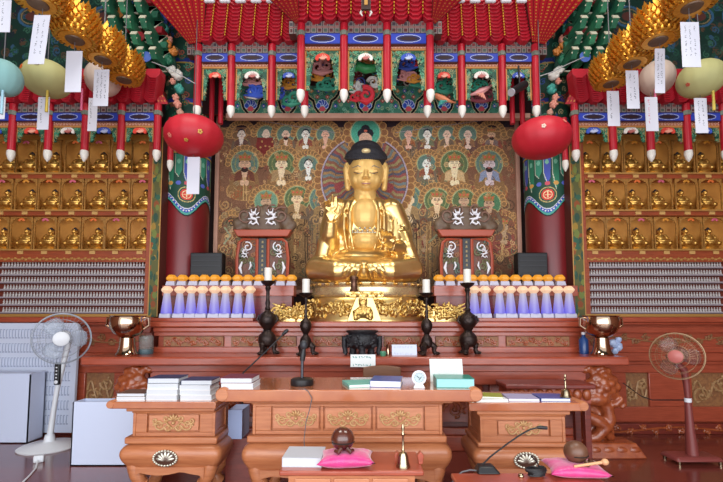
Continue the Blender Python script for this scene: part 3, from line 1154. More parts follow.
def hand(name, wrist, palm_dir, normal, size, curl, par, thumb):
    """palm, four unequal bent fingers and a thumb melted into one hand"""
    d = Vector(palm_dir).normalized()
    n = Vector(normal).normalized()
    sd = d.cross(n).normalized() * thumb
    w = Vector(wrist)
    b = MB()
    L = size
    for i in range(4):
        o = (i - 1.5) * .115 * L
        b.tube([w + d * .02 * L, w + d * .25 * L + sd * o * .8, w + d * .5 * L - sd * o], [.1 * L, .11 * L, .08 * L], 8)
    for i, fl in enumerate((.42, .5, .46, .36)):
        o = (1.5 - i) * .125 * L
        p0 = w + d * .48 * L + sd * o
        c = curl[i]
        p1 = p0 + (d * math.cos(c) + n * math.sin(c)) * fl * L * .45
        p2 = p1 + (d * math.cos(2 * c) + n * math.sin(2 * c)) * fl * L * .32
        p3 = p2 + (d * math.cos(2.8 * c) + n * math.sin(2.8 * c)) * fl * L * .25
        b.tube([p0, p1, p2, p3], [.062 * L, .056 * L, .05 * L, .036 * L], 8)
    t0 = w + d * .15 * L + sd * .2 * L
    t1 = t0 + (d * .7 + sd * .6 + n * .3).normalized() * .24 * L
    t2 = t1 + (d * .95 + n * .4).normalized() * .2 * L
    b.tube([w + d * .08 * L + sd * .06 * L, t0, t1, t2], [.08 * L, .075 * L, .06 * L, .045 * L], 8)
    return b.blob(name, M['gold'], par, .0085, 2)


hand('raised_hand', Q(331, 222, -.36), (0, -.1, 1), (0, -1, -.1), .36, (.12, .2, .55, .5), t, 1)
hand('lap_hand', Q(392, 248, -.40), (-.25, -.35, .75), (-.5, -.75, -.3), .34, (.45, .4, .55, .6), t, -1)

# ------------------------------------------------------------------ gold lotus pedestal
YP = 5.62
t = thing('statue_pedestal', 'round gold lotus pedestal with carved relief under the seated statue', 'pedestal', Q(366, 322, -.1))
zc = lambda v: P(361, v, YP).z
c0 = (P(366, 300, YP).x, YB + .02, 0)
k = PXS(300, YP)
b = MB()
b.lathe([(54 * k, zc(297)), (56 * k, zc(295)), (55 * k, zc(288)), (57.5 * k, zc(286)), (58 * k, zc(283.6)), (50 * k, zc(283))], c0, 48, 1, .62)
up = b.build('upper_drum', mat('pale_gold_band', '#e6cf9c', .25, .75), t)
b = MB()
for i in range(30):
    a = 2 * PI * i / 30
    b.ell((c0[0] + 56 * k * math.cos(a), c0[1] + 56 * k * .62 * math.sin(a), zc(285)), (.05, .04, .022), 8, 6, (0, 0, a))
b.lathe([(56 * k, zc(286)), (56 * k, zc(284))], c0, 48, 1, .62)
b.build('petal_band', M['gold'], up)
b = MB()
b.lathe([(60 * k, TIERZ), (60 * k, zc(319)), (57 * k, zc(316)), (58 * k, zc(308)), (56 * k, zc(299)), (53 * k, zc(297)), (50 * k, zc(296.5))], c0, 48, 1, .62)
lo = b.build('lower_drum', M['gold'], t)
b = MB()
rd = random.Random(3)
for i in range(90):
    a = PI + PI * (i + .5) / 90
    v = 301 + rd.random() * 15
    R = 58 * k
    ctr = Vector((c0[0] + R * math.cos(a), c0[1] + R * .62 * math.sin(a), zc(v)))
    b.ell(ctr, (.028 + rd.random() * .03, .028, .018 + rd.random() * .02), 8, 6, (rd.random(), rd.random() * 3, a))
for i in range(16):
    a = PI + PI * (i + .5) / 16
    pts = []
    for q in range(18):
        tt = q / 17
        an = i + (1 if i % 2 else -1) * tt * 1.5 * 2 * PI
        rr_ = .085 * (1 - .75 * tt)
        aa = a + rr_ * math.cos(an) / (58 * k * .8)
        pts.append((c0[0] + 59 * k * math.cos(aa), c0[1] + 59 * k * .62 * math.sin(aa), zc(308.5) + rr_ * math.sin(an)))
    b.tube(pts, .016, 6)
b.lathe([(58 * k, zc(309)), (58 * k, zc(306))], c0, 48, 1, .62)
b.build('carved_relief', M['gold_relief'], lo)
# little gold stand carved with a beast, standing in front
t = thing('gold_carved_stand', 'small gold stand with pierced frieze and carved beast before the statue', 'stand', Q(364, 322, -.67))
ys = 5.13
k = PXS(305, ys)
x0, x1, z0, z1 = ext(345, 291.5, 384, 297, ys)
b = MB()
b.box(x0, x1, ys, ys + .16, z0, z1)
top = b.build('frieze', M['gold'], t, .008)
relief(x0 + .01, x1 - .01, z0 + .01, z1 - .01, ys, 11, 8, .010).build('scrolls', M['gold_relief'], top)
b = MB()
zb = TIERZ
b.frust(P(347, 320, ys).x, P(382, 320, ys).x, ys + .0, ys + .15, zb, P(356, 299, ys).x, P(373, 299, ys).x, ys + .02, ys + .13, z0)
bd = b.build('body', mat('bright_gilt', '#e2c684', .35, .9), t, .006)
b = MB()
rd = random.Random(5)
b.ell(P(363, 303, ys - .02), (.055, .05, .055), 12, 8)
b.ell(P(363, 312, ys - .03), (.09, .06, .075), 12, 8)
for s in (-1, 1):
    b.tube([P(363 + s * 4, 309, ys - .04), P(363 + s * 8, 314, ys - .06), P(363 + s * 7, 320, ys - .05)], [.03, .028, .03], 8)
    b.ell(P(363 + s * 3, 299.5, ys - .02), .022, 8, 6)
for i in range(14):
    b.ell(P(363 + rd.uniform(-9, 9), 306 + rd.random() * 12, ys - .04), (.03, .03, .02), 8, 6, (0, rd.random() * 3, 0))
b.blob('beast', M['gold_relief'], t, .011, 2)

# gilded foliage friezes either side
def gold_frieze(u0, u1, label, seed):
    yy = 5.24
    x0, x1, z0, z1 = ext(u0, 304, u1, 322, yy)
    t = thing('gold_frieze', label, 'carving', ((x0 + x1) / 2, yy, TIERZ))
    z0 = TIERZ
    MB().box(x0 + .04, x1 - .04, yy, yy + .03, z0, z1 - .06).build('backing', M['gold'], t)
    rd = random.Random(seed)
    b = MB()
    for i in range(70):
        x = x0 + (x1 - x0) * rd.random()
        e = min(1, (x - x0) / .1, (x1 - x) / .1)
        z = z0 + .03 + (z1 - z0 - .03) * rd.random() * max(.3, e)
        b.ell((x, yy - .01 - .03 * rd.random(), z), (.035, .018, .014), 7, 5, (rd.uniform(-.5, .5), rd.random() * 3.14, rd.uniform(-.5, .5)))
    for i in range(6):
        x = x0 + (x1 - x0) * (i + .5) / 6
        b.tube(scroll_pts(x, (z0 + z1) / 2, yy - .03, .075, 1.4, 1 if i % 2 else -1, rd.random() * 6), .014, 6)
    for s, x in ((-1, x0), (1, x1)):
        for j in range(4):
            z = z0 + .05 + .045 * j
            b.tube([(x - s * .06, yy - .01, z), (x - s * .02, yy - .02, z + .01), (x + s * .03, yy - .02, z + .035)], [.02, .016, .004], 6)
    b.build('foliage', M['gold_relief'], t)


gold_frieze(275, 309, 'gold carved foliage frieze left of the statue pedestal', 21)
gold_frieze(423, 463, 'gold carved foliage frieze right of the statue pedestal', 22)

# ------------------------------------------------------------------ lamps
def lamp_mats():
    amber = mat('amber_glow', '#c8862a', .4, emit='#ffb02e', estr=.34)
    head = mat('warm_glow', '#c8a080', .4, emit='#ffdcb8', estr=.5)
    m = bpy.data.materials.new('violet_glow')
    m.use_nodes = True
    nt = m.node_tree
    b = nt.nodes['Principled BSDF']
    tc = nt.nodes.new('ShaderNodeTexCoord')
    sp = nt.nodes.new('ShaderNodeSeparateXYZ')
    nt.links.new(tc.outputs['Object'], sp.inputs['Vector'])
    mr = nt.nodes.new('ShaderNodeMapRange')
    mr.inputs['From Min'].default_value = .05
    mr.inputs['From Max'].default_value = .30
    nt.links.new(sp.outputs['Z'], mr.inputs['Value'])
    r = nt.nodes.new('ShaderNodeValToRGB')
    e = r.color_ramp.elements
    e[0].position, e[0].color = 0, (*lin('#5a4cff'), 1)
    e[1].position, e[1].color = 1, (*lin('#d6ccd2'), 1)
    x = e.new(.45); x.color = (*lin('#9a8cf4'), 1)
    nt.links.new(mr.outputs['Result'], r.inputs['Fac'])
    nt.links.new(r.outputs['Color'], b.inputs['Emission Color'])
    b.inputs['Emission Strength'].default_value = .62
    b.inputs['Base Color'].default_value = (.13, .13, .18, 1)
    b.inputs['Roughness'].default_value = .35
    return amber, head, m


AMB, WARM, VIO = lamp_mats()
k1 = PXS(302, 5.25)
hx = Matrix.Identity(3)


def lamp_tall():
    t = thing('votive_lamp', '', 'lamp', (0, 0, 0), 'tall violet lamps on the lower planks')
    MB().frust(-.068, .068, -.06, .06, 0, -.062, .062, -.055, .055, .055).build('base', mat('lilac_white', '#b9b9cc', .5), t, .006)
    MB().lathe([(.066, .055), (.06, .11), (.044, .24), (.036, .3)], (0, 0, 0), 16).build('glow_body', VIO, t)
    MB().lathe([(.036, .298), (.074, .335), (.074, .352), (.04, .388), (.0, .391)], (0, 0, 0), 6).build('glow_head', WARM, t, .006, sharp=.4)
    return t


def lamp_short():
    t = thing('votive_lamp', '', 'lamp', (0, 0, 0), 'short amber lamps on the upper planks')
    MB().frust(-.062, .062, -.055, .055, 0, -.05, .05, -.045, .045, .06).build('base', mat('lilac_white', '#b9b9cc', .5), t, .006)
    MB().lathe([(.04, .058), (.074, .085), (.074, .108), (.042, .142), (.0, .146)], (0, 0, 0), 6).build('glow_head', AMB, t, .006, sharp=.4)
    return t


W = ['first', 'second', 'third', 'fourth', 'fifth', 'sixth', 'seventh', 'eighth', 'ninth', 'tenth', 'eleventh', 'twelfth', 'thirteenth']
L1 = lamp_tall()
first = True
for side, us in (('left', [165.5, 178.5, 190, 201, 213.5, 224.5, 237, 249]), ('right', [475, 486, 500.5, 511.5, 524, 535, 547.5, 559.5, 570.5])):
    for i, u in enumerate(us):
        lb = '%s tall violet lamp from the left, on the lower plank %s of the statue' % (W[i], side)
        p = P(u, 318, 5.24)
        loc = (p.x, 5.26, ZL1)
        if first:
            L1.location = loc; L1['label'] = lb; first = False
        else:
            dup(L1, loc, lb)
L2 = lamp_short()
first = True
for side, us in (('left', [170.5, 181.5, 193, 203.5, 214, 225, 237, 247.5, 258.5, 269.5, 280.5, 291]), ('right', [439.5, 450.5, 462, 473, 484, 494, 505, 516.5, 528, 539, 549, 561])):
    for i, u in enumerate(us):
        lb = '%s short amber lamp from the left, on the upper plank %s of the statue' % (W[i], side)
        p = P(u, 285, 5.5)
        loc = (p.x, 5.53, ZL2)
        if first:
            L2.location = loc; L2['label'] = lb; first = False
        else:
            dup(L2, loc, lb)

# ------------------------------------------------------------------ bronze candlesticks with candles
def candlestick(u, v0, v1, vc, label, lc, y, wide):
    """v1 foot, v0 drip pan, vc candle top"""
    z = lambda v: P(361, v, y).z
    x = P(u, v1, y).x
    zf = AZ1
    t = thing('candlestick', label, 'candlestick', (x, y, zf))
    k = PXS(330, y)
    H = z(v0) - zf
    b = MB()
    for i in range(3):
        a = -PI / 2 + (i + .5) * 2 * PI / 3 + PI / 6 * (1)
        d = Vector((math.cos(a), math.sin(a), 0))
        c = Vector((x, y, zf))
        b.tube([c + d * .05 + Vector((0, 0, H * .17)), c + d * .085 + Vector((0, 0, H * .13)), c + d * .08 + Vector((0, 0, H * .06)), c + d * .10 + Vector((0, 0, .012))], [.036, .036, .024, .03], 8)
        b.ell(c + d * .115 + Vector((0, -.005, .018)), (.036, .036, .018), 8, 6)
    legs = b.build('tripod_feet', M['bronze'], t)
    s = wide
    prof = [(.03 * s, .10), (.075 * s, .13), (.092 * s, .19), (.08 * s, .26), (.045 * s, .31), (.038 * s, .33), (.05 * s, .36), (.075 * s, .40), (.09 * s, .47), (.075 * s, .54), (.04 * s, .575), (.024 * s, .60),
            (.03 * s, .62), (.02 * s, .65), (.026 * s, .70), (.018 * s, .74), (.018 * s, .86), (.03 * s, .9), (.022 * s, .93), (.03, .95)]
    MB().lathe([(r, h * H) for r, h in prof], (x, y, zf), 20).build('stem', M['bronze'], t)
    MB().lathe([(.03, .93 * H), (.075, .97 * H), (.085, H), (.07, H), (.0, .975 * H)], (x, y, zf), 20).build('drip_pan', M['bronze'], t)
    if s > .9:
        for sg in (-1, 1):
            MB().tube([(x + sg * .08, y, zf + .42 * H), (x + sg * .12, y, zf + .47 * H), (x + sg * .10, y, zf + .53 * H), (x + sg * .06, y, zf + .52 * H)], [.014, .014, .012, .008], 8).build('dragon_handle', M['bronze'], t)
    r = 3.8 * PXS(vc, y)
    h = z(vc) - z(v0)
    c = thing('candle', lc, 'candle', (x, y, zf + H * .975))
    o = MB().lathe([(r, 0), (r, h * .97), (r * .85, h), (r * .3, h * .985), (0, h * .98)], (x, y, zf + H * .975), 18).build('wax', M['bud'], c)
    MB().tube([(x, y, zf + H * .975 + h * .98), (x + .002, y, zf + H * .975 + h + .015)], .002, 5).build('wick', M['black'], c)


candlestick(267, 281, 354, 266, 'tall dark bronze candlestick at the far left of the altar table', 'white candle on the far left candlestick', 4.98, 1.15)
candlestick(305.5, 293, 354.5, 277.5, 'slim dark bronze candlestick left of the black incense burner', 'white candle on the candlestick left of the incense burner', 4.9, .75)
candlestick(427, 293, 354.5, 278, 'slim dark bronze candlestick right of the black incense burner', 'white candle on the candlestick right of the incense burner', 4.9, .75)
candlestick(468.5, 283, 354, 267.5, 'tall dark bronze candlestick at the far right of the altar table', 'white candle on the far right candlestick', 4.98, 1.15)

# ------------------------------------------------------------------ black incense burner
y = 4.9
x = P(362, 350, y).x
t = thing('incense_burner', 'squat black carved incense burner on three feet in the middle of the altar table', 'incense burner', (x, y, AZ1))
k = PXS(340, y)
b = MB()
b.lathe([(.02, .07), (.11, .075), (.165, .12), (.175, .18), (.16, .22), (.15, .235), (.18, .26), (.185, .275), (.165, .275), (.14, .24), (0, .24)], (x, y, AZ1), 32)
bo = b.build('bowl', M['blackmetal'], t)
b = MB()
rd = random.Random(9)
for i in range(60):
    a = 2 * PI * rd.random()
    b.ell((x + .17 * math.cos(a), y + .17 * math.sin(a), AZ1 + .1 + .12 * rd.random()), (.022, .022, .014), 6, 5, (rd.random(), rd.random() * 3, a))
b.lathe([(.165, .12), (.17, .18)], (x, y, AZ1), 32)
b.build('carving', M['blackmetal'], bo)
for i in range(3):
    a = -PI / 2 + i * 2 * PI / 3
    c = Vector((x + .12 * math.cos(a), y + .12 * math.sin(a), AZ1))
    MB().tube([c + Vector((0, 0, .11)), c + Vector((0, 0, .06)), c + Vector((.0, -.0, .0))], [.05, .038, .045], 10).build('foot', M['blackmetal'], t)
for s in (-1, 1):
    MB().tube([(x + s * .165, y, AZ1 + .19), (x + s * .2, y, AZ1 + .2), (x + s * .2, y, AZ1 + .1), (x + s * .185, y, AZ1 + .03), (x + s * .2, y, AZ1 + .012)], [.03, .034, .03, .028, .035], 8).build('handle', M['blackmetal'], t)
# dark flask behind on the gold stand
yy = 5.24
z0 = P(361, 291.5, yy).z
x = P(354, 290, yy).x
t = thing('censer_cup', 'small brown metal cup standing on the gold stand before the statue', 'cup', (x, 5.21, z1))
zb = P(361, 291.5, 5.13).z
MB().lathe([(.05, 0), (.055, .01), (.04, .05), (.036, .12), (.05, .15), (.052, .165), (.0, .165)], (x, 5.21, zb), 18).build('cup_body', mat('brown_metal', '#6a4a3a', .3, .7), t)
MB().lathe([(.052, .165), (.05, .185), (.02, .2), (0, .2)], (x, 5.21, zb), 18).build('lid', mat('brown_metal', '#6a4a3a', .3, .7), t)
t.location.z = zb
for c in t.children:
    c.data.transform(Matrix.Translation((0, 0, z1 - zb)))

# small things by the burner
t = thing('green_candle_cup', 'small green glass cup beside the incense burner', 'cup', (P(383, 352, 4.78).x, 4.78, AZ1))
MB().lathe([(.03, 0), (.036, .02), (.034, .05), (.03, .05), (.028, .01), (0, .01)], t.location, 16).build('glass', mat('green_glass', '#4a8a6a', .15), t)
t = thing('gold_cup', 'small brass holder with a dark stick beside the incense burner', 'holder', (P(388, 352, 4.88).x, 4.88, AZ1))
MB().lathe([(.028, 0), (.02, .02), (.02, .1), (.026, .12), (0, .12)], t.location, 14).build('holder', M['brass'], t)

# paper notices
def notice(name, u0, v0, u1, v1, y, label, cat, bgc, ink, seed, zbase=None, lean=.0, rows=2):
    x0, x1, z0, z1 = ext(u0, v0, u1, v1, y)
    if zbase is not None:
        z1 += zbase - z0
        z0 = zbase
    cv = Cv(0, 0, 100, 100 * (z1 - z0) / (x1 - x0), 1.0, bgc)
    H = cv.b1
    rd = random.Random(seed)
    if ink:
        for r in range(rows):
            for c in range(7 if rows < 4 else 10):
                a = 12 + c * (76 / (7 if rows < 4 else 10))
                bb = H * (.22 + .62 * r / max(1, rows - 1) if rows > 1 else .5)
                s = 4 if rows < 4 else 2.2
                for q in range(3):
                    cv.line([(a + rd.uniform(-s, s), bb + rd.uniform(-s, s)), (a + rd.uniform(-s, s), bb + rd.uniform(-s, s))], 2 if rows < 4 else 1.1, ink)
    f = lambda s, tt: Vector((x0 + (x1 - x0) * s, y + lean * (1 - tt), z1 + (z0 - z1) * tt))
    o = pigment_mesh(name, cv, f, M['tag'], None, (0, .006, 0), edge='#dddddd')
    recenter(o)
    tag(o, label, cat)
    return o


notice('paper_notice', 350.5, 354.5, 375.5, 367, 4.64, 'white paper notice with teal lettering hanging from the altar table edge', 'sign', '#f2f6f4', '#4a9a94', 4)
notice('paper_card', 392, 343, 417, 353.5, 4.84, 'pale blue paper card leaning on the altar table right of the incense burner', 'card', '#cfd8ea', '#b4bfd6', 6, AZ1, .03)
notice('paper_card', 430.5, 362, 463.5, 384, 3.66, 'white card standing upright behind the green folder on the large table', 'card', '#d9e3de', '#c2cfc9', 8, ZM, .05, 5)

# speakers
def speaker(u0, u1, label):
    y = 5.55
    x0, x1, z0, z1 = ext(u0, 252.5, u1, 287, y)
    z0 = ZL2
    y0 = 5.67
    x0, x1 = P(u0, 265, y0).x, P(u1, 265, y0).x
    z1 = P(361, 252.5, y0).z
    t = thing('loudspeaker', label, 'speaker', ((x0 + x1) / 2, y0, TIERZ))
    MB().box(x0, x1, y0, y0 + .16, TIERZ, z1).build('cabinet', M['black'], t, .012)
    b = MB()
    for i in range(12):
        z = z1 - .03 - i * (z1 - TIERZ - .06) / 12
        b.box(x0 + .02, x1 - .02, y0 - .008, y0, z - .014, z)
    b.build('grille', mat('dark_grille', '#2c2d32', .5), t)


speaker(190, 222, 'black loudspeaker behind the lamps left of the statue')
speaker(518, 548, 'black loudspeaker behind the lamps right of the statue')

# ------------------------------------------------------------------ red tablet stands with silver dragons
def tablet(uc, label):
    y = 5.88
    k = PXS(240, y)
    X = lambda d: P(uc + d, 240, y).x
    z = lambda v: P(361, v, y).z
    t = thing('memorial_tablet', label, 'tablet', (X(0), y, TIERZ))
    lac = mat('red_brown_lacquer', '#74382a', .45, 0, '#5c4632', 22, bump=.4, bscale=30)
    zt_, zm_ = z(237.5), z(258)
    for s in (-1, 1):
        pts = [(X(s * 4.5), TIERZ), (X(s * 4.5), zt_), (X(s * 20), zt_), (X(s * 24.5), zt_ - .05), (X(s * 27), zm_), (X(s * 25), TIERZ + .15), (X(s * 26), TIERZ)]
        dp = MB().prism(pts if s > 0 else pts[::-1], y, y + .12).build('door_panel', lac, t, .015)
        b = MB()
        b.tube([(X(s * 5.5), y - .012, TIERZ + .02), (X(s * 5.5), y - .012, zt_ - .03), (X(s * 19.5), y - .012, zt_ - .03), (X(s * 23.5), y - .012, zt_ - .07), (X(s * 25.5), y - .012, zm_), (X(s * 24), y - .012, TIERZ + .15)], .022, 6)
        b.build('red_rim', mat('orange_red_lacquer', '#a84c34', .4), dp)
        rd2 = random.Random(4 + s)
        for j in range(10):
            m_ = (mat('olive_cloud', '#6a6644', .5), mat('brown_cloud', '#8a5a3a', .5), mat('grey_green_cloud', '#5a665a', .5))[j % 3]
            MB().tube(scroll_pts(X(s * rd2.uniform(8, 21)), z(rd2.uniform(243, 275)), y - .008, rd2.uniform(2.5, 4.5) * k, 1.4, rd2.choice((1, -1)), rd2.random() * 6), .013, 6).build('panel_carving', m_, dp)
    MB().box(X(-4), X(4), y - .02, y + .06, TIERZ, z(238.5)).build('black_strip', mat('black_lacquer', '#17131a', .35), t, .004)
    b = MB()
    for i in range(9):
        b.obox((X(0), y - .022, z(242 + i * 4.6)), (.022, .004, .026))
        b.obox((X(0), y - .023, z(243.2 + i * 4.6)), (.034, .004, .006))
    b.build('gold_writing', mat('dull_gold_ink', '#8f7d58', .5, .3), t)
    b = MB()
    b.prism([(X(-29), z(230)), (X(29), z(230)), (X(25), z(237)), (X(-25), z(237))], y - .05, y + .12)
    b.build('lintel', mat('orange_red_lacquer', '#a84c34', .4), t, .012)
    # crest of clouds
    b = MB()
    rd = random.Random(int(uc))
    for i in range(22):
        a = PI * (i + .5) / 22
        rr = 20 + 3 * math.sin(i * 2.1)
        b.ell((X(rr * 1.25 * math.cos(a)), y + .04, z(229 - 22 * math.sin(a) * (.7 + .3 * rd.random()))), (6 * k, .06, 5.5 * k), 10, 7)
    b.ell((X(0), y + .05, z(219)), (24 * k, .05, 14 * k), 16, 8)
    cr = b.blob('cloud_crest', mat('grey_red_cloud', '#5e4636', .5, 0, '#6e5a44', 9), t, .014, 3)
    b = MB()
    for s in (-1, 1):
        for j, (du, dv, r) in enumerate(((18, 216, 9), (9, 211, 6))):
            b.tube(scroll_pts(X(s * du), z(dv), y - .03, r * k, 1.4, s, 1), .012, 6)
    b.build('cloud_scrolls', mat('pale_cloud', '#7c5a4a', .5), cr)
    sil = mat('silvery_white', '#e6e6ec', .45)

    def dragon(cx, cz, s, sc, par):
        b = MB()
        K = k * sc
        b.tube([(cx + s * dx * K, y - .05, cz + dz * K) for dx, dz in ((0, 5), (3, 3), (2, 0), (-2, -1), (-3, -4), (1, -6), (4, -4))], [1.5 * K, 1.7 * K, 1.5 * K, 1.4 * K, 1.2 * K, 1. * K, .6 * K], 8)
        b.ell((cx, y - .06, cz + 5 * K), (2.2 * K, .03, 1.7 * K), 10, 7)
        for dx, dz in ((-3, 9), (2, 10), (-5, 6), (5, 6), (6, 1), (-6, -1), (5, -7), (-5, -6)):
            b.tube([(cx + dx * .4 * K, y - .055, cz + dz * .5 * K), (cx + dx * .8 * K, y - .06, cz + dz * .75 * K), (cx + dx * K, y - .055, cz + dz * K)], [.8 * K, .6 * K, .25 * K], 6)
        b.build('silver_dragon', sil, par)
    for s in (-1, 1):
        dragon(X(s * 8.5), z(219), s, 1.0, t)
        dragon(X(s * 17), z(254), s, .62, t)
        b = MB()
        b.tube([(X(s * 20), y - .02, z(262)), (X(s * 22), y - .03, z(268)), (X(s * 20), y - .03, z(274))], [.01, .022, .008], 8)
        b.tube([(X(s * 12), y - .02, z(262)), (X(s * 11), y - .03, z(266)), (X(s * 13), y - .03, z(270))], [.008, .015, .006], 8)
        b.build('silver_flame', sil, t)
        MB().tube(scroll_pts(X(s * 15), z(247), y - .02, 5 * k, 1.2, s, 2), .009, 6).build('silver_cloud', sil, t)


tablet(263, 'red lacquer tablet stand with silver dragons and black strip left of the statue')
tablet(466, 'red lacquer tablet stand with silver dragons and black strip right of the statue')

# ------------------------------------------------------------------ polished brass bowls on stems
def bowl(u, label, y=4.86):
    x = P(u, 352, y).x
    t = thing('offering_bowl', label, 'bowl', (x, y, AZ1))
    k = PXS(335, y)
    H = P(361, 315.5, y).z - AZ1
    MB().lathe([(.115, 0), (.12, .015), (.1, .04), (.085, .1), (.075, H * .44), (.03, H * .46), (.0, H * .46)], (x, y, AZ1), 32).build('stem', M['brass'], t)
    MB().lathe([(.04, H * .43), (.09, H * .47), (.15, H * .56), (.185, H * .72), (.19, H * .86), (.178, H * .97), (.195, H), (.185, H), (.168, H * .96), (.178, H * .84), (.14, H * .6), (.0, H * .5)], (x, y, AZ1), 36).build('bowl', M['brass'], t)
    for s in (-1, 1):
        MB().tube([(x + s * .18, y, AZ1 + H * .95), (x + s * .235, y, AZ1 + H * .93), (x + s * .24, y, AZ1 + H * .75), (x + s * .18, y, AZ1 + H * .66)], .014, 8).build('handle', M['brass'], t)


bowl(127, 'shiny brass offering bowl on a tall stem at the left end of the altar table')
bowl(602, 'shiny brass offering bowl on a tall stem at the right end of the altar table')
t = thing('glass_jar', 'clear glass jar with dark bottom beside the left brass bowl', 'jar', (P(146, 351, 5.0).x, 5.0, AZ1))
MB().lathe([(.07, .05), (.078, .06), (.078, .2), (.06, .215), (0, .215)], t.location, 20).build('glass', mat('smoky_glass', '#8a8f8c', .1, alpha=.45), t)
MB().lathe([(.075, 0), (.08, .01), (.08, .055), (0, .055)], t.location, 20).build('base', mat('slate', '#4a5f66', .4), t)
t = thing('water_bottle', 'dark blue plastic bottle behind the right brass bowl', 'bottle', (P(584, 351, 5.03).x, 5.03, AZ1))
MB().lathe([(.05, 0), (.052, .02), (.052, .16), (.02, .2), (.02, .225), (0, .225)], t.location, 16).build('bottle_body', mat('deep_blue_plastic', '#22437a', .25), t)
MB().lathe([(.023, .222), (.023, .25), (0, .25)], t.location, 12).build('cap', M['white'], t)
t = thing('plastic_bag', 'crumpled pale blue plastic packet behind the right brass bowl', 'packet', (P(617, 352, 5.0).x, 5.0, AZ1))
b = MB()
for i in range(9):
    b.ell(Vector(t.location) + Vector((random.uniform(-.06, .06), random.uniform(-.03, .03), .03 + .13 * random.random())), (.04, .03, .045), 7, 5, (random.random(), random.random(), 0))
b.build('packet_body', mat('pale_blue_film', '#a8b8d8', .3), t)
# ------------------------------------------------------------------ microphones, clock, wooden gongs, bells
def onz(u, v, z):
    """point where the sight line through (u, v) meets the level z"""
    yc = -(v - V0) / FPX
    t = (z - EYE) / (ST + yc * CT)
    return Vector(((u - U0) / FPX * t, t * (CT - yc * ST), z))


p = onz(302, 385, ZM)
t = thing('microphone_stand', 'black round-based microphone stand on the large table', 'microphone', p)
MB().lathe([(.088, 0), (.092, .01), (.09, .045), (.075, .055), (.02, .058), (0, .058)], p, 28).build('base', M['black'], t)
zt = P(302, 357, p.y).z
MB().tube([p + Vector((0, 0, .05)), p + Vector((0, 0, zt - ZM))], .012, 10).build('pole', mat('grey_steel', '#4c4c52', .35, .8), t)
z2 = P(302, 345, p.y).z
MB().tube([Vector((p.x, p.y, zt - .03)), Vector((p.x + .005, p.y, zt + .02)), Vector((p.x + .01, p.y, z2 - .04)), Vector((p.x + .012, p.y, z2))], [.02, .024, .017, .017], 12).build('microphone_body', M['black'], t)
MB().ell((p.x + .012, p.y, z2), (.03, .03, .04), 14, 9).build('microphone_head', mat('dark_grille', '#2c2d32', .5), t)

p = Vector((P(243, 376, 4.3).x, 4.3, 0))
t = thing('gooseneck_microphone', 'thin black boom microphone on a floor stand behind the large table pointing up right', 'microphone', (p.x, 4.3, 0))
MB().lathe([(.12, 0), (.12, .015), (.02, .03), (0, .03)], p, 20).build('base', M['black'], t)
e = P(288, 329.5, 4.3)
s = P(243, 373, 4.3)
MB().tube([p + Vector((0, 0, .02)), Vector((p.x, 4.3, s.z))], .01, 8).build('pole', M['black'], t)
MB().tube([s, s.lerp(e, .5) + Vector((0, 0, -.005)), e], .0075, 8).build('boom', M['black'], t)
MB().tube([e.lerp(s, .12), e.lerp(s, .05), e], [.014, .02, .012], 10).build('microphone_head', M['black'], t)

# desk microphone on the low right table
b0 = onz(487, 472, ZR)
t = thing('desk_microphone', 'black desk microphone with long gooseneck on the low right table', 'microphone', b0)
MB().frust(b0.x - .07, b0.x + .075, b0.y - .05, b0.y + .06, ZR, b0.x - .05, b0.x + .04, b0.y - .02, b0.y + .05, ZR + .04).build('base', M['black'], t, .01)
g = [(481, 466), (490, 457), (507, 444), (520, 435), (530, 429.5), (538, 427.5)]
MB().tube([P(u, v, b0.y + .02) for u, v in g], .005, 8).build('gooseneck', M['black'], t)
MB().tube([P(u, v, b0.y + .02) for u, v in ((537, 427.5), (540, 427.4), (547, 428))], [.008, .012, .011], 10).build('microphone_head', M['black'], t)
c = [onz(478, 474, ZR + .004), onz(470, 473, ZR + .004)]
MB().tube([P(480, 471, b0.y), P(470, 470, b0.y), P(462, 472, b0.y - .02), P(455, 478, b0.y - .04), P(448, 490, b0.y - .05)], .005, 6).build('cable', M['wire'], t)

# clock on the large table
p = onz(419, 388, ZM)
t = thing('desk_clock', 'small round white clock on a foot on the large table', 'clock', p)
r = 7.2 * PXS(378, p.y)
cz = P(419, 377.5, p.y).z
F = Matrix(((1, 0, 0), (0, 0, -1), (0, 1, 0)))
MB().lathe([(0, -.02), (r * .95, -.02), (r, 0), (r, .012), (r * .8, .014), (r * .74, .006)], (p.x, p.y, cz), 28, M=F).build('rim', M['white'], t)
f = MB().lathe([(r * .7, .004), (r * .7, .0085)], (p.x, p.y, cz), 28, M=F).build('dial', mat('dial_blue', '#b9cbd0', .4), t)
b = MB()
b.obox((p.x - r * .15, p.y - .0105, cz + r * .1), (r * .5, .003, .005), (0, .7, 0))
b.obox((p.x + r * .15, p.y - .0105, cz - r * .1), (r * .6, .003, .005), (0, -.9, 0))
for i in range(12):
    a = 2 * PI * i / 12
    q = r * .6
    b.obox((p.x + q * math.cos(a), p.y - .0105, cz + q * math.sin(a)), (r * .12, .002, r * .05), (0, -a, 0))
b.build('dial_marks', mat('dial_ink', '#44605c', .5), f)
MB().frust(p.x - .045, p.x + .045, p.y - .03, p.y + .03, ZM, p.x - .03, p.x + .03, p.y - .015, p.y + .015, cz - r * .85).build('foot', M['white'], t, .006)


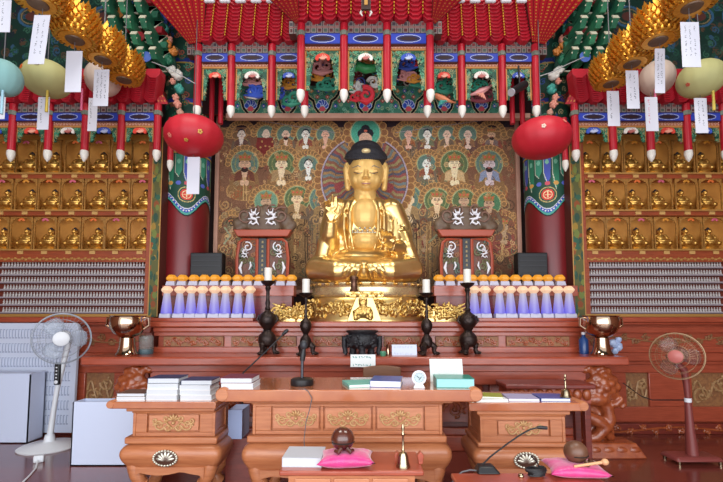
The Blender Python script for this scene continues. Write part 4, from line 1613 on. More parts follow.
def cushion(label, c, sx, sy, h, rot, m):
    b = MB()
    n = 14
    rings = []
    vs, fs = [], []
    def pt(i, j, s):
        u, v = 2 * i / n - 1, 2 * j / n - 1
        e = (1 - abs(u) ** 3) * (1 - abs(v) ** 3)
        pin = 1 + .10 * (abs(u) * abs(v)) ** 2 - .05 * (u * u * (1 - v * v) + v * v * (1 - u * u))
        wr = .02 * math.sin(7 * u + 3 * v) * h * 2
        z = h / 2 + s * (h / 2) * (e ** .45) * (1 + .06 * math.sin(9 * u * v + 4 * u)) + 0 * wr
        x, y = u * sx / 2 * pin, v * sy / 2 * pin
        return (x * math.cos(rot) - y * math.sin(rot), x * math.sin(rot) + y * math.cos(rot), z)
    for s in (1, -1):
        o = len(vs)
        vs += [pt(i, j, s) for j in range(n + 1) for i in range(n + 1)]
        for j in range(n):
            for i in range(n):
                a = o + j * (n + 1) + i
                fs.append((a, a + 1, a + n + 2, a + n + 1) if s > 0 else (a, a + n + 1, a + n + 2, a + 1))
    b.add([Vector(c) + Vector(v) for v in vs], fs)
    o = b.build('seat_cushion', m)
    bm = bmesh.new(); bm.from_mesh(o.data); bmesh.ops.remove_doubles(bm, verts=bm.verts, dist=1e-4); bmesh.ops.recalc_face_normals(bm, faces=bm.faces); bm.to_mesh(o.data); bm.free()
    recenter(o)
    tag(o, label, 'cushion')
    return o


pinkm = mat('pink_satin', '#d63a84', .3, 0, '#c62e74', 10, bump=.25, bscale=25, sheen=.5)


def moktak(label, c, r, yaw, m):
    t = thing('wooden_gong', label, 'wooden gong', c)
    c = Vector(c)
    b = MB()
    b.ell(c + Vector((0, 0, r * .98)), (r, r, r * .96), 24, 16)
    body = b.build('body', m, t)
    d = Vector((math.cos(yaw), math.sin(yaw), 0))
    sd = Vector((-d.y, d.x, 0))
    b = MB()
    for s in (-1, 1):
        b.tube([c + d * r * 1.0 + sd * s * r * .25 + Vector((0, 0, r * .45)), c + d * r * 1.2 + sd * s * r * .5 + Vector((0, 0, r * .22)), c + d * r * .95 + sd * s * r * .75 + Vector((0, 0, r * .3))], [r * .2, r * .2, r * .14], 8)
    b.build('carved_handle', m, body)
    b = MB()
    pts = []
    for i in range(13):
        a = yaw - 1.25 + 2.5 * i / 12
        pts.append(c + Vector((math.cos(a) * r * .985, math.sin(a) * r * .985, r * .78)))
    b.tube(pts, r * .05, 6)
    b.build('sound_slit', mat('dark_slit', '#1d100c', .8), body)
    return t


# reading table: cushion, gong
p = onz(346, 466, ZF)
c1 = cushion('shiny pink satin cushion under the wooden gong on the low reading table', (p.x, p.y + .02, ZF), .31, .22, .085, .04, pinkm)
q = P(342.5, 449, p.y)
moktak('round dark brown wooden gong on the pink cushion of the reading table', (q.x, p.y + .04, ZF + .078), .072, -PI / 2 + .15, mat('gong_brown', '#5c2e20', .25, 0, '#46211a', 14, coat=.5))
# brass handbell on the reading table
def handbell(label, p, H, r):
    t = thing('handbell', label, 'handbell', p)
    p = Vector(p)
    h = H * .36
    MB().lathe([(r, 0), (r * 1.02, h * .06), (r * .82, h * .3), (r * .72, h * .7), (r * .5, h * .93), (r * .15, h), (0, h)], p, 24).build('bell', M['brass2'], t)
    MB().lathe([(r * .16, h * .98), (r * .24, h * 1.1), (r * .14, h * 1.2), (r * .2, H * .55), (r * .12, H * .7), (r * .3, H * .76), (r * .14, H * .82), (r * .26, H * .9), (r * .1, H), (0, H)], p, 14).build('handle', M['brass2'], t)
    return t


p = onz(404, 470, ZF)
handbell('brass handbell with tall handle at the right end of the reading table', (p.x, p.y + .05, ZF), P(404, 424, p.y + .05).z - ZF, .042)
p = onz(567, 401, ZSR)
handbell('small brass handbell on the blue folder on the small right table', (p.x, p.y + .02, ZSR + .027), P(567, 374, p.y).z - ZSR - .03, .045)
# right low table: cushion, gong, mallet, tangle of cable
p = onz(579, 477, ZR)
cushion('bright pink satin cushion under the brown gong at the bottom right', (p.x, p.y + .05, ZR), .32, .25, .075, -.12, pinkm)
q = P(577, 468, p.y + .05)
moktak('brown wooden gong on the pink cushion at the bottom right', (q.x, p.y + .06, ZR + .06), .07, -.9, mat('gong_grey', '#6e4a36', .4, 0, '#5a3a2a', 14))
t = thing('gong_mallet', 'pale wooden mallet lying across the gong at the bottom right', 'mallet', P(592, 463, p.y - .02))
a, c = P(574, 466.5, p.y - .03), P(605, 462, p.y - .05)
mw = mat('pale_wood', '#cf9d72', .5)
MB().tube([a, c], [.008, .0095], 10).build('handle', mw, t)
MB().ell(c, (.022, .02, .019), 12, 8).build('head', mw, t)
p = onz(536, 477, ZR)
t = thing('coiled_cable', 'coiled black cable with silver plug on the low right table', 'cable', (p.x, p.y, ZR))
pts = []
for i in range(60):
    a = i * .55
    pts.append(Vector((p.x + (.05 + .012 * math.sin(i)) * math.cos(a), p.y + .035 * math.sin(a), ZR + .012 + .0007 * i)))
MB().tube(pts, .007, 6).build('coil', M['black'], t)
MB().tube([pts[-1], P(537, 462, p.y), P(531, 456, p.y + .0)], .004, 6).build('loose_end', M['black'], t)
MB().ell(P(521, 476, p.y), (.018, .018, .016), 10, 7).build('plug', M['brass2'], t)

# cable hanging over the front of the large table
pts = [onz(304, 389, ZM + .004), P(308, 391, 3.238), P(312, 398, 3.236), P(310, 408, 3.236), P(306, 422, 3.21), P(304, 440, 3.2), P(305, 455, 3.15), P(308, 470, 3.1), P(309, 490, 3.05)]
o = MB().tube(pts, .0035, 6).build('hanging_cable', M['wire'])
recenter(o); tag(o, 'thin grey cable hanging down the front of the large table', 'cable')

# wooden chair behind the large table
cx = P(382, 372, 4.3).x
t = thing('wooden_chair', 'brown wooden chair behind the large table, only its back showing', 'chair', (cx, 4.3, 0))
x0, x1, z0, z1 = ext(363, 367.5, 401, 380, 4.3)
b = MB()
n = 10
for i in range(n):
    a, c = i / n, (i + 1) / n
b.prism([(x0, z1 - .3)] + [(x0 + (x1 - x0) * i / n, z1 + .02 * math.sin(PI * i / n)) for i in range(n + 1)] + [(x1, z1 - .3)], 4.3, 4.33)
b.build('backrest', mat('brown_wood', '#7a5136', .4, 0, '#6a442c', 6, (1, 1, 8)), t, .008)
M['brown_wood'] = MATS['brown_wood']
MB().box(x0, x1, 3.98, 4.33, .42, .46).build('seat', M['brown_wood'], t, .01)
for sx in (x0 + .03, x1 - .03):
    MB().box(sx - .02, sx + .02, 4.29, 4.33, 0, z1 - .1).build('leg', M['brown_wood'], t)
    MB().box(sx - .02, sx + .02, 4.0, 4.04, 0, .42).build('leg', M['brown_wood'], t)

# things in the gap between the small left table and the large one
t = thing('storage_box', 'pale blue box standing in the gap left of the large table', 'box', (P(236, 425, 3.95).x, 3.95, 0))
x0, x1, z0, z1 = ext(228, 410, 242, 439, 3.9)
MB().box(x0, x1, 3.9, 4.15, z0, z1).build('carton', mat('pale_blue_card', '#9fb0d6', .6), t)
MB().box(x0 - .02, x1 + .1, 3.92, 4.2, 0, z0).build('wooden_support', M['wood_dk'], t)

# ------------------------------------------------------------------ electric fans
def fan_head(c, r, yaw, t, cage, hub, blades, motor):
    """cage, blades and motor around the axle; the fan faces -Y turned by yaw"""
    R = Matrix.Rotation(yaw, 3, 'Z') @ Matrix(((1, 0, 0), (0, 0, -1), (0, 1, 0)))
    c = Vector(c)
    T = lambda x, y, z: c + R @ Vector((x, y, z))
    b = MB()
    for rr, zz, w in ((r, 0, .006), (r * .97, .045, .002), (r * .97, -.05, .002), (r * .75, .07, .0018), (r * .5, .08, .0018), (r * .3, .085, .002), (r * .75, -.08, .0018)):
        pts = [T(rr * math.cos(2 * PI * i / 48), rr * math.sin(2 * PI * i / 48), zz) for i in range(49)]
        b.tube(pts, w, 6)
    for i in range(30):
        a = 2 * PI * i / 40
        s = .25
        b.tube([T(r * .24 * math.cos(a - s), r * .24 * math.sin(a - s), .086), T(r * .6 * math.cos(a - s * .3), r * .6 * math.sin(a - s * .3), .08), T(r * math.cos(a), r * math.sin(a), .0)], .0011, 4)
        b.tube([T(r * .2 * math.cos(a), r * .2 * math.sin(a), -.09), T(r * .7 * math.cos(a), r * .7 * math.sin(a), -.085), T(r * math.cos(a), r * math.sin(a), 0)], .0011, 4)
    b.build('cage', cage, t)
    b = MB()
    for i in range(3):
        a0 = 2 * PI * i / 3
        n = 8
        for half in (0,):
            vs, fs = [], []
            for j in range(n + 1):
                q = j / n
                rr = r * (.12 + .74 * q)
                wd = (.28 + .55 * math.sin(PI * min(1, q * .85 + .1)))
                for kk in range(5):
                    ss = kk / 4 - .5
                    vs.append(T(rr * math.cos(a0 + ss * wd * 1.6), rr * math.sin(a0 + ss * wd * 1.6), .0 + ss * .05))
            for j in range(n):
                for kk in range(4):
                    a = j * 5 + kk
                    fs.append((a, a + 1, a + 6, a + 5))
            m0 = len(vs)
            b.add(vs, fs)
    bl = b.build('blades', blades, t)
    so = bl.modifiers.new('thick', 'SOLIDIFY'); so.thickness = .003
    MB().lathe([(0, .098), (r * .22, .096), (r * .28, .088), (r * .28, .075), (0, .075)], c, 28, M=R).build('badge', hub, t)
    MB().lathe([(0, -.26), (.06, -.255), (.085, -.2), (.085, -.1), (.03, -.08), (.03, .03), (0, .03)], c, 24, M=R).build('motor', motor, t)


# left: white fan with round plate
p = onz(45, 447, 0)
yw = p.y
bx = P(50, 430, yw).x
t = thing('electric_fan', 'white standing fan with black control strip in front of the white panel', 'fan', (bx, yw, 0))
fw = M['white']
bp = MB().lathe([(.30, 0), (.305, .012), (.27, .03), (.09, .055), (.06, .07), (.045, .14), (.0, .14)], (bx, yw, 0), 36).build('base', fw, t)
hc = P(62, 338.5, yw - .12)
MB().tube([(bx, yw, .1), P(54, 408, yw), P(57, 390, yw), (hc.x - .02, yw, hc.z - .12), (hc.x, yw + .02, hc.z)], [.034, .026, .026, .03, .03], 14).build('pole', fw, t)
x0, x1, z0, z1 = ext(54.5, 363, 60, 385, yw - .045)
cp = MB().box(x0, x1, yw - .06, yw - .02, z0, z1).build('control_strip', M['black'], t, .014, seg=3)
b = MB()
for i in range(5):
    b.ell(((x0 + x1) / 2, yw - .062, z1 - .05 - i * .038), (.011, .004, .009), 8, 5)
b.ell(((x0 + x1) / 2, yw - .062, z0 + .035), (.022, .005, .022), 12, 6)
b.build('buttons', fw, cp)
clear = mat('clear_smoke_blade', '#b9c4d4', .15, alpha=.38)
fan_head(hc, 25 * PXS(338, yw - .12), .52, t, mat('grey_wire', '#8d939c', .4, .3), M['white'], clear, fw)
# power adapter and cord
p = onz(39, 462, 0)
t = thing('power_plug_block', 'small white power block on the floor by the white fan', 'adapter', (p.x, p.y, 0))
MB().obox((p.x, p.y, .035), (.09, .07, .07), (0, 0, .4)).build('block', fw, t, .01)
MB().tube([(p.x, p.y - .02, .03), onz(36, 468, .01), onz(30, 475, .01), onz(22, 483, .01), onz(14, 493, .01)], .008, 6).build('cord', fw, t)

# right: dark rose fan with square plate
p = onz(693, 462, 0)
yr = p.y
t = thing('electric_fan', 'dark red standing fan with rectangular base at the right edge', 'fan', (p.x, yr, 0))
fm = mat('rose_brown_plastic', '#7d3c38', .35, 0)
hub = mat('faded_rose', '#b8665e', .4)
x0, x1 = P(669, 460, yr).x, P(717, 460, yr).x
b = MB()
b.frust(x0, x1, yr - .12, yr + .16, .03, x0 + .03, x1 - .03, yr - .09, yr + .13, .075)
base = b.build('base', fm, t, .02)
b = MB()
for sx in (x0 + .04, x1 - .04):
    for sy in (yr - .09, yr + .12):
        b.lathe([(.016, 0), (.02, .04)], (sx, sy, 0), 10)
b.build('feet', M['brass2'], base)
hc = P(676.5, 356, yr - .1)
MB().tube([(p.x, yr, .06), (P(690, 430, yr).x, yr, P(690, 430, yr).z), (P(688, 404, yr).x, yr, P(688, 401, yr).z)], [.06, .042, .03], 14).build('column', fm, t)
MB().lathe([(.034, 0), (.034, .04)], P(688, 402, yr), 14).build('collar', M['white'], t)
MB().tube([P(688, 401, yr), P(686.5, 385, yr), P(684, 370, yr), Vector((hc.x, yr + .02, hc.z))], [.025, .03, .035, .035], 12).build('neck', fm, t)
fan_head(hc, 22.8 * PXS(356, yr - .1), -.72, t, mat('brass_wire', '#9a7a5a', .35, .4), hub, mat('clear_smoke_blade_dark', '#8a6a62', .15, alpha=.32), fm)
# cable from the right fan across the panel
o = MB().tube([P(688, 400, yr + .05), P(670, 400, yr + .2), P(652, 400, yr + .35), P(641, 396, yr + .42), P(634, 391, 5.38), P(623, 383, 5.38)], .006, 6).build('fan_cable', M['black'])
recenter(o); tag(o, 'black cable running from the dark red fan to the carved panel', 'cable')

# ------------------------------------------------------------------ white boxes and panel on the left
def carton(label, x0, x1, y0, y1, h, rot, open_top, m):
    c = ((x0 + x1) / 2, (y0 + y1) / 2, 0)
    t = thing('white_box', label, 'box', c)
    w, d = (x1 - x0) / 2, (y1 - y0) / 2
    b = MB()
    th = .012
    b.box(-w, w, -d, -d + th, 0, h); b.box(-w, w, d - th, d, 0, h)
    b.box(-w, -w + th, -d, d, 0, h); b.box(w - th, w, -d, d, 0, h)
    b.box(-w, w, -d, d, 0, th)
    o = b.build('carton', m); o.parent = t
    if not open_top:
        o = MB().box(-w - .004, w + .004, -d - .004, d + .004, h - .0, h + .012).build('lid', m); o.parent = t
    t.rotation_euler = (0, 0, rot)
    return t


bm_ = mat('white_board', '#ccd5ec', .55)  # white card; the bluish daylight is put into its base colour
a = onz(70, 466, 0)
zt = P(70, 402, a.y).z
carton('open white box on the floor behind the small left table', a.x, a.x + .72, a.y, a.y + .19, zt, 0, True, bm_)
a = onz(27, 443.5, 0)
zt = P(27, 374.5, a.y).z
carton('tall white box at the left edge behind the fan', a.x - .95, a.x, a.y, a.y + .25, zt, -.0, False, bm_)

# white slotted panel
y = 5.44
x0, x1, z0, z1 = ext(-30, 323, 76, 433, y)
t = thing('slotted_panel', 'white slotted plastic panel standing against the left altar base', 'panel', ((x0 + x1) / 2, y, 0))
pm = mat('white_plastic_sheet', '#c6cddf', .4)  # white sheet, blue tint of the daylight mixed into its colour
r = .05
pts = [(x0, z0), (x1 - r * .3, z0)]
pts += [(x1 - r + r * math.cos(a), z1 - r + r * math.sin(a)) for a in [PI / 2 * i / 6 for i in range(7)]]
pts += [(x0, z1)]
pl = MB().prism(pts, y, y + .05).build('sheet', pm, t, .008)
rows = 7
for j in range(rows):
    zc_ = z1 - .09 - j * (z1 - z0 - .12) / rows
    n = 32
    b = MB()
    for i in range(n):
        xx = x0 + .04 + (x1 - x0 - .1) * i / n
        b.box(xx, xx + .006, y - .006, y, zc_ - .085, zc_)
        b.obox((xx + .012, y - .004, zc_ - .095), (.022, .006, .016))
        b.obox((xx + .012, y - .004, zc_ + .008), (.020, .006, .010))
    b.build('slot_row', mat('slot_grey_blue', '#9aa3ba', .5), pl)
# ------------------------------------------------------------------ cabinets of small gold statues
YC = 5.68
rowv = [(149, 173), (187, 210), (226, 249.5)]          # statue top, shelf edge
figv = [266.5, 274, 281.5, 289, 296.5, 304, 311.8]      # shelf edges of the tiny figures
Zc = lambda v: P(361, v, YC).z
nich = mat('niche_gold', '#cf9040', .5, .05, '#bb7c34', 5)
cabred = mat('cabinet_red', '#a04a28', .4, 0, '#8c3f22', 5, (1, 1, 6), coat=.2)
edge_g = mat('gold_edge', '#b98a4a', .4, .3)
tabm = mat('name_tab', '#c69a5a', .5)


def small_buddha():
    t = thing('small_buddha', '', 'statue', (0, 0, 0), 'small gold statues in the cabinets')
    b = MB()
    b.lathe([(.115, 0), (.12, .012), (.1, .028), (.115, .045), (.1, .055), (0, .055)], (0, 0, 0), 18, 1, .75)
    b.build('pedestal', M['bronze_fig'], t)
    b = MB()
    b.ell((0, -.01, .085), (.115, .075, .035), 16, 8)
    for s in (-1, 1):
        b.ell((s * .085, -.03, .085), (.045, .055, .035), 10, 8)
        b.tube([(s * .055, 0, .185), (s * .085, -.01, .135), (s * .05, -.065, .115), (0, -.08, .11)], [.026, .026, .02, .02], 8)
        b.ell((s * .052, 0, .183), (.028, .03, .024), 8, 6)
    b.ell((0, 0, .145), (.058, .042, .062), 14, 10)
    b.tube([(0, 0, .19), (0, -.003, .225)], .022, 8)
    b.ell((0, -.006, .243), (.032, .036, .037), 14, 10)
    b.ell((0, -.04, .24), (.005, .008, .008), 6, 5)
    for s in (-1, 1):
        b.ell((s * .034, 0, .238), (.007, .01, .022), 6, 5)
    b.blob('body', M['bronze_fig'], t, .0075, 2)
    b = MB()
    b.ell((0, .004, .262), (.034, .036, .022), 12, 8)
    b.ell((0, .006, .282), (.016, .016, .016), 10, 6)
    b.build('hair', M['hair'], t)
    return t


SB = small_buddha()
SBH = .298
sb_first = [True]


def tiny_mesh():
    b = MB()
    b.lathe([(.014, 0), (.015, .009), (.012, .016)], (0, 0, 0), 8)
    b.ell((0, 0, .029), (.0145, .011, .016), 8, 5)
    b.ell((0, 0, .053), (.0085, .0085, .0105), 7, 5)
    return b


tinym = mat('ivory_figurine', '#c2bab6', .45)
tiny_me = tiny_mesh().mesh('votive_figurine')
tiny_me.materials.append(tinym)
ORD = ['top', 'second', 'third', 'fourth', 'fifth', 'sixth', 'bottom']
stuff = MB()
tiny_tot = [0]


def cabinet(sgn, label):
    """sgn -1: left, +1: right; inner edge nearest the statue"""
    side = 'left' if sgn < 0 else 'right'
    yb = YC + .21
    if sgn < 0:
        xi = P(152.5, 240, YC).x; xo = P(-60, 240, YC).x
        post = (P(151, 240, YC).x, P(161, 240, YC).x)
        us = [[10, 30, 54, 79, 102, 125, 145], [6, 30, 53, 76, 99, 122, 145], [2, 25.5, 49, 73, 96.5, 119, 143]]
    else:
        xi = P(581, 240, YC).x; xo = P(790, 240, YC).x
        post = (P(571, 240, YC).x, P(582.5, 240, YC).x)
        us = [[587, 608.5, 631.5, 655, 679.5, 703, 726], [589, 612, 634, 657.5, 682.5, 706.5, 730], [591.5, 614.5, 638, 662, 687, 710.5, 734]]
    xa, xb = min(xi, xo), max(xi, xo)
    zb, ztop = ZBASE, Zc(128)
    t = thing('statue_cabinet', label, 'cabinet', ((xa + xb) / 2, YC, ZBASE))
    MB().box(xa, xb, yb, yb + .05, zb, ztop).build('back_board', nich, t)
    # painted side post
    cv = Cv(0, 0, 10, 120, 2.2, '#5a5a30')
    rd = random.Random(3)
    for i in range(90):
        cv.ell(rd.random() * 10, rd.random() * 120, 1.2 + rd.random() * 1.5, 1 + rd.random() * 2, rd.choice(['#2f5b46', '#7a6a2c', '#8a4a24', '#9a7a30', '#2b4a3a', '#6e7a3a']))
    cv.rect(0, 0, .8, 120, '#b98a4a'); cv.rect(9.2, 0, 10, 120, '#b98a4a')
    pz = lambda s, q: Vector((post[0] + (post[1] - post[0]) * s, YC - .03, ztop + (zb - ztop) * q))
    pigment_mesh('painted_post', cv, pz, M['pig'], t, (0, .3, 0))
    MB().box(*((post[0] - .06, post[0]) if sgn < 0 else (post[1], post[1] + .05)), YC - .015, YC + .2, zb, ztop).build('inner_post', cabred, t, .006)
    # bottom ledge and bands
    b = MB()
    b.box(xa, xb, YC - .02, yb, zb, Zc(314))
    b.build('bottom_rail', edge_g, t, .004)
    b = MB()
    b.box(xa, xb, YC, yb, Zc(262), Zc(256.5))
    b.build('middle_rail', cabred, t, .004)
    relief(xa + .02, xb - .02, Zc(260.5), Zc(257.5), YC, 3, 60, .006).build('middle_beading', edge_g, t)
    for r, (vt, vs) in enumerate(rowv):
        zs = Zc(vs - .5)
        b = MB()
        b.box(xa, xb, YC - .01, yb, zs - .022, zs)
        sh = b.build('shelf', edge_g, t, .003)
        MB().box(xa, xb, YC + .02, yb, Zc(vs + (5 if r < 2 else 6.8)), zs - .022).build('shelf_fascia', cabred, t)
        cs = [P(u, vs, YC + .1).x for u in us[r]]
        pitch = abs(cs[1] - cs[0]) if r else abs(cs[2] - cs[1])
        pitch = (max(cs) - min(cs)) / 6
        zt = Zc((139.5, 178.5, 217)[r])
        vis = [i for i, u in enumerate(us[r]) if -4 <= u <= 727]
        N7 = ['leftmost', 'second from left', 'third from left'] + (['middle'] if len(vis) == 7 else []) + ['third from right', 'second from right', 'rightmost']
        for i, u in enumerate(us[r]):
            x = cs[i]
            if u < -4 or u > 727:
                continue
            # carved openwork arch over each statue
            nf = MB()
            w = pitch / 2
            for s in (-1, 1):
                nf.box(*sorted((x + s * (w - .022), x + s * (w - .008))), YC + .01, YC + .03, zs, zt)
                pts = [(x + s * (w - .022), zt - .012), (x + s * (w - .022), zt - .085), (x + s * (w - .034), zt - .07), (x + s * (w - .036), zt - .045), (x + s * (w - .062), zt - .04), (x + s * (w - .066), zt - .026), (x + s * (w - .09), zt - .022), (x + s * (w - .095), zt - .012)]
                nf.prism(pts if s > 0 else pts[::-1], YC + .012, YC + .028)
            nf.box(x - w + .008, x + w - .008, YC + .008, YC + .032, zt - .012, zt)
            f = nf.build('niche_frame', mat('niche_frame_gold', '#b8803c', .45, .15, '#86602c', 40), t)
            bm = MB()
            cl = mat(*[('orange_flower', '#d86a2c', .5), ('rose_flower', '#c85a70', .5), ('amber_flower', '#d08a2c', .5)][(i + r) % 3])
            for k in range(5):
                a = PI * (k + .5) / 5
                bm.ell((x + .03 * math.cos(a), YC + .004, zt - .05 + .022 * math.sin(a)), (.018, .008, .015), 7, 5)
            bm.build('flower', cl, f)
            MB().box(x - .038, x + .038, YC + .008, YC + .018, zs - .066, zs - .024).build('name_tab', tabm, sh)
            loc = (x, YC + .12, zs)
            lb = '%s small gold statue on the %s shelf of the %s cabinet' % (N7[vis.index(i)], ['top', 'middle', 'lowest'][r], side)
            H = Zc(vt - .5) - zs
            if sb_first[0]:
                SB.location = loc; SB['label'] = lb; SB.scale = (H / SBH,) * 3; sb_first[0] = False
            else:
                dup(SB, loc, lb, scale=H / SBH)
    # shelves of tiny figures
    ta, tb = (P(-6, 290, YC).x, P(144.5, 290, YC).x) if sgn < 0 else (P(590, 290, YC).x, P(729, 290, YC).x)
    MB().box(xa, xb, YC + .14, yb, Zc(314), Zc(262)).build('figurine_back', mat('figurine_red', '#7c3424', .45), t)
    for s in (xa, xb - .05):
        pass
    MB().box(*((P(144.5, 290, YC).x, xi) if sgn < 0 else (xi, P(590, 290, YC).x)), YC, yb, Zc(314), Zc(262)).build('figurine_side', cabred, t)
    for r, v in enumerate(figv):
        zs = Zc(v)
        st = MB().box(xa + .01, xb - .01, YC + .005, YC + .14, zs - .02, zs).build('figurine_shelf', mat('figurine_shelf_grey', '#958a90', .5), t)
        n = 50
        for i in range(n):
            x = ta + (tb - ta) * (i + .5) / n
            u = U0 + x / (PXS(v, YC))
            if u < -1 or u > 724:
                continue
            if r >= 4 and tiny_tot[0] < 300:
                o = bpy.data.objects.new('votive_figurine', tiny_me)
                COL.objects.link(o)
                o.location = (x, YC + .05, zs)
                tag(o, 'tiny ivory figurine in the %s row of figurines in the %s cabinet' % (ORD[r], side), 'figurine', 'tiny figurines, %s row, %s cabinet' % (ORD[r], side))
                tiny_tot[0] += 1
            else:
                b = tiny_mesh()
                stuff.add([Vector(q) + Vector((x, YC + .05, zs)) for q in b.v], b.f)


cabinet(-1, 'red and gold cabinet with rows of small statues on the left')
cabinet(1, 'red and gold cabinet with rows of small statues on the right')
o = stuff.build('votive_figurines', tinym)
recenter(o)
tag(o, 'rows of tiny ivory figurines on the upper figurine shelves of both cabinets', 'figurines')
o['kind'] = 'stuff'
# ------------------------------------------------------------------ altar painting behind the statue
YPT = 6.45
U_0, U_1, V_0, V_1 = 219, 516, 117, 290
cv = Cv(U_0, V_0, U_1, V_1, 1.9, '#77523c')
rd = random.Random(12)
GR, TEAL, SK = '#5a6844', '#5e7568', '#c8a680'
for i in range(420):      # tangled clouds and robe scrolls
    u, v = rd.uniform(U_0, U_1), rd.uniform(126, V_1)
    cv.spiral(u, v, rd.uniform(3, 7), rd.choice(['#8f6a44', '#5a4030', '#a47a4a', '#7c4a34', '#665a40', '#94764e']), rd.uniform(.7, 1.4), 1.5, rd.choice((1, -1)), rd.random() * 6)
cv.rect(U_0, V_0, U_1, 127.5, '#33262c')
for i in range(46):       # cloud edge under the dark sky
    u = U_0 + (U_1 - U_0) * (i + .5) / 46
    v = 131 + 3 * math.sin(i * .9)
    if abs(u - 366) > 30:
        cv.ell(u, v + 2, 5, 4.5, '#7a5a3e'); cv.ring(u, v + 2, 5, 4.5, 1, '#a87c4c')
for i in range(60):       # valance along the top
    u = U_0 + 5 * i + 2
    cv.ell(u, V_0 + .5, 3.4, 3.2, '#7c5030'); cv.ring(u, V_0 + .5, 3.4, 3.2, .8, '#b08850')


def figure(u, v, r, halo, robe, robe2, skin=SK, hair='#23242c', crown=False, beard=False, H=2.6):
    """seated or standing painted figure: cloud rim, halo, robe, hands, face"""
    for i in range(int(14)):
        a = PI + PI * i / 13
        cv.ell(u + (r + 3) * math.cos(a), v + (r + 3) * math.sin(a), 3, 2.8, '#80603e'); cv.ring(u + (r + 3) * math.cos(a), v + (r + 3) * math.sin(a), 3, 2.8, .8, '#b5854c')
    if halo:
        cv.ell(u, v, r, r, halo)
        cv.ring(u, v, r, r, .9, '#9aa070')
        if r > 12:
            cv.ring(u, v, r * .72, r * .72, .8, '#8c8a54')
    s = r / 10
    hgt = H * r
    b = v + hgt
    cv.ell(u, v + 12 * s, 9.5 * s, 8.5 * s, robe)
    cv.ell(u, v + 19 * s, 13 * s, 7.5 * s, robe2)
    cv.ring(u, v + 19 * s, 13 * s, 7.5 * s, .9, '#a37848')
    cv.ring(u, v + 12 * s, 9.5 * s, 8.5 * s, .8, '#a98250')
    if H > 3:
        cv.poly([(u - 8 * s, v + 10 * s), (u - 10 * s, b), (u + 10 * s, b), (u + 8 * s, v + 10 * s)], robe)
    for i in range(9):
        cv.spiral(u + rd.uniform(-10, 10) * s, v + rd.uniform(9, 24 if H < 3.5 else 40) * s, rd.uniform(2, 4) * s, rd.choice(['#a98152', '#4c3a2e', '#94502f', robe2, '#5f6a50']), .8, 1.3, rd.choice((1, -1)), rd.random() * 6)
    cv.poly([(u - 2.6 * s, v + 4 * s), (u - .6 * s, v + 14 * s), (u + .6 * s, v + 14 * s), (u + 2.6 * s, v + 4 * s)], skin)
    for i in range(5):
        q = rd.uniform(-8, 8) * s
        cv.line([(u + q * .6, v + 10 * s), (u + q, v + 15 * s), (u + q * 1.2, b)], .8 * s, rd.choice([robe2, '#4f3b2e', '#b8925c']))
    for sg in (-1, 1):
        cv.line([(u + sg * 8 * s, v + 8 * s), (u + sg * 9.5 * s, v + 15 * s), (u + sg * 3 * s, v + 14 * s)], 2.6 * s, robe2)
        cv.ell(u + sg * 1.6 * s, v + 13.5 * s, 1.7 * s, 2.1 * s, skin)
    if hair:
        cv.ell(u, v - 1.6 * s, 4.1 * s, 4.6 * s, hair)
    cv.ell(u, v, 3.6 * s, 4.8 * s, skin)
    cv.ell(u - 3.6 * s, v + .5 * s, .8 * s, 1.8 * s, skin); cv.ell(u + 3.6 * s, v + .5 * s, .8 * s, 1.8 * s, skin)
    ik = '#54403a'
    for sg in (-1, 1):
        cv.line([(u + sg * .8 * s, v - .6 * s), (u + sg * 2.3 * s, v - .6 * s)], .55 * s, ik)
        cv.line([(u + sg * .7 * s, v - 1.7 * s), (u + sg * 2.4 * s, v - 1.9 * s)], .4 * s, ik)
    cv.line([(u, v - .4 * s), (u + .2 * s, v + 1.2 * s)], .45 * s, '#a57c60')
    cv.line([(u - 1 * s, v + 2.5 * s), (u + 1 * s, v + 2.5 * s)], .6 * s, '#a4564a')
    if beard:
        cv.ell(u, v + 4 * s, 2.6 * s, 2 * s, '#3a2c28'); cv.ell(u, v + 2.6 * s, 1.2 * s, .6 * s, '#a4564a')
    if crown:
        cv.poly([(u - 4 * s, v - 2.5 * s), (u - 5 * s, v - 7 * s), (u - 2 * s, v - 6 * s), (u, v - 9 * s), (u + 2 * s, v - 6 * s), (u + 5 * s, v - 7 * s), (u + 4 * s, v - 2.5 * s)], '#96703c')
        for q in (-3, 0, 3):
            cv.ell(u + q * s, v - 5 * s, .8 * s, .8 * s, '#c0503c')


BR = ['#8b6244', '#966a42', '#6d5a48', '#84463a', '#6e6a4e', '#9a7448', '#6a4a40', '#7a6660']
# bottom rows first, then what overlaps them
for (u, v) in [(233, 228), (250, 236), (278, 232), (303, 236), (425, 236), (455, 234), (482, 236), (503, 228)]:
    figure(u, v, 11, None, rd.choice(BR), rd.choice(BR), '#a98a68', crown=True)
# top row
for (u, h, be, sk) in [(240, None, 0, '#e0c8b8'), (265, TEAL, 0, '#d8bca4'), (285, TEAL, 1, '#dcb69c'), (305, TEAL, 0, '#e6d6c6'), (325, TEAL, 0, '#d8a488'),
                       (409, TEAL, 0, '#d8a48c'), (428, TEAL, 0, '#e6d6c6'), (448, TEAL, 0, '#dcb69c'), (469, TEAL, 0, '#d9b8a2'), (493, None, 1, '#c9a07c')]:
    figure(u, 135, 9.5, h, rd.choice(BR), rd.choice(BR), sk, '#2a2b38' if u in (240, 305, 428) else (None if u not in (493,) else '#4a342a'), u == 493, be, 3)
cv.poly([(256, 138), (272, 138), (275, 158), (254, 158)], '#7a2f2a')
for i in range(12):
    cv.ell(rd.uniform(256, 274), rd.uniform(141, 157), 1, 1, '#b58a50')
cv.ell(265, 134, 3.4, 4.4, '#d8bca4')
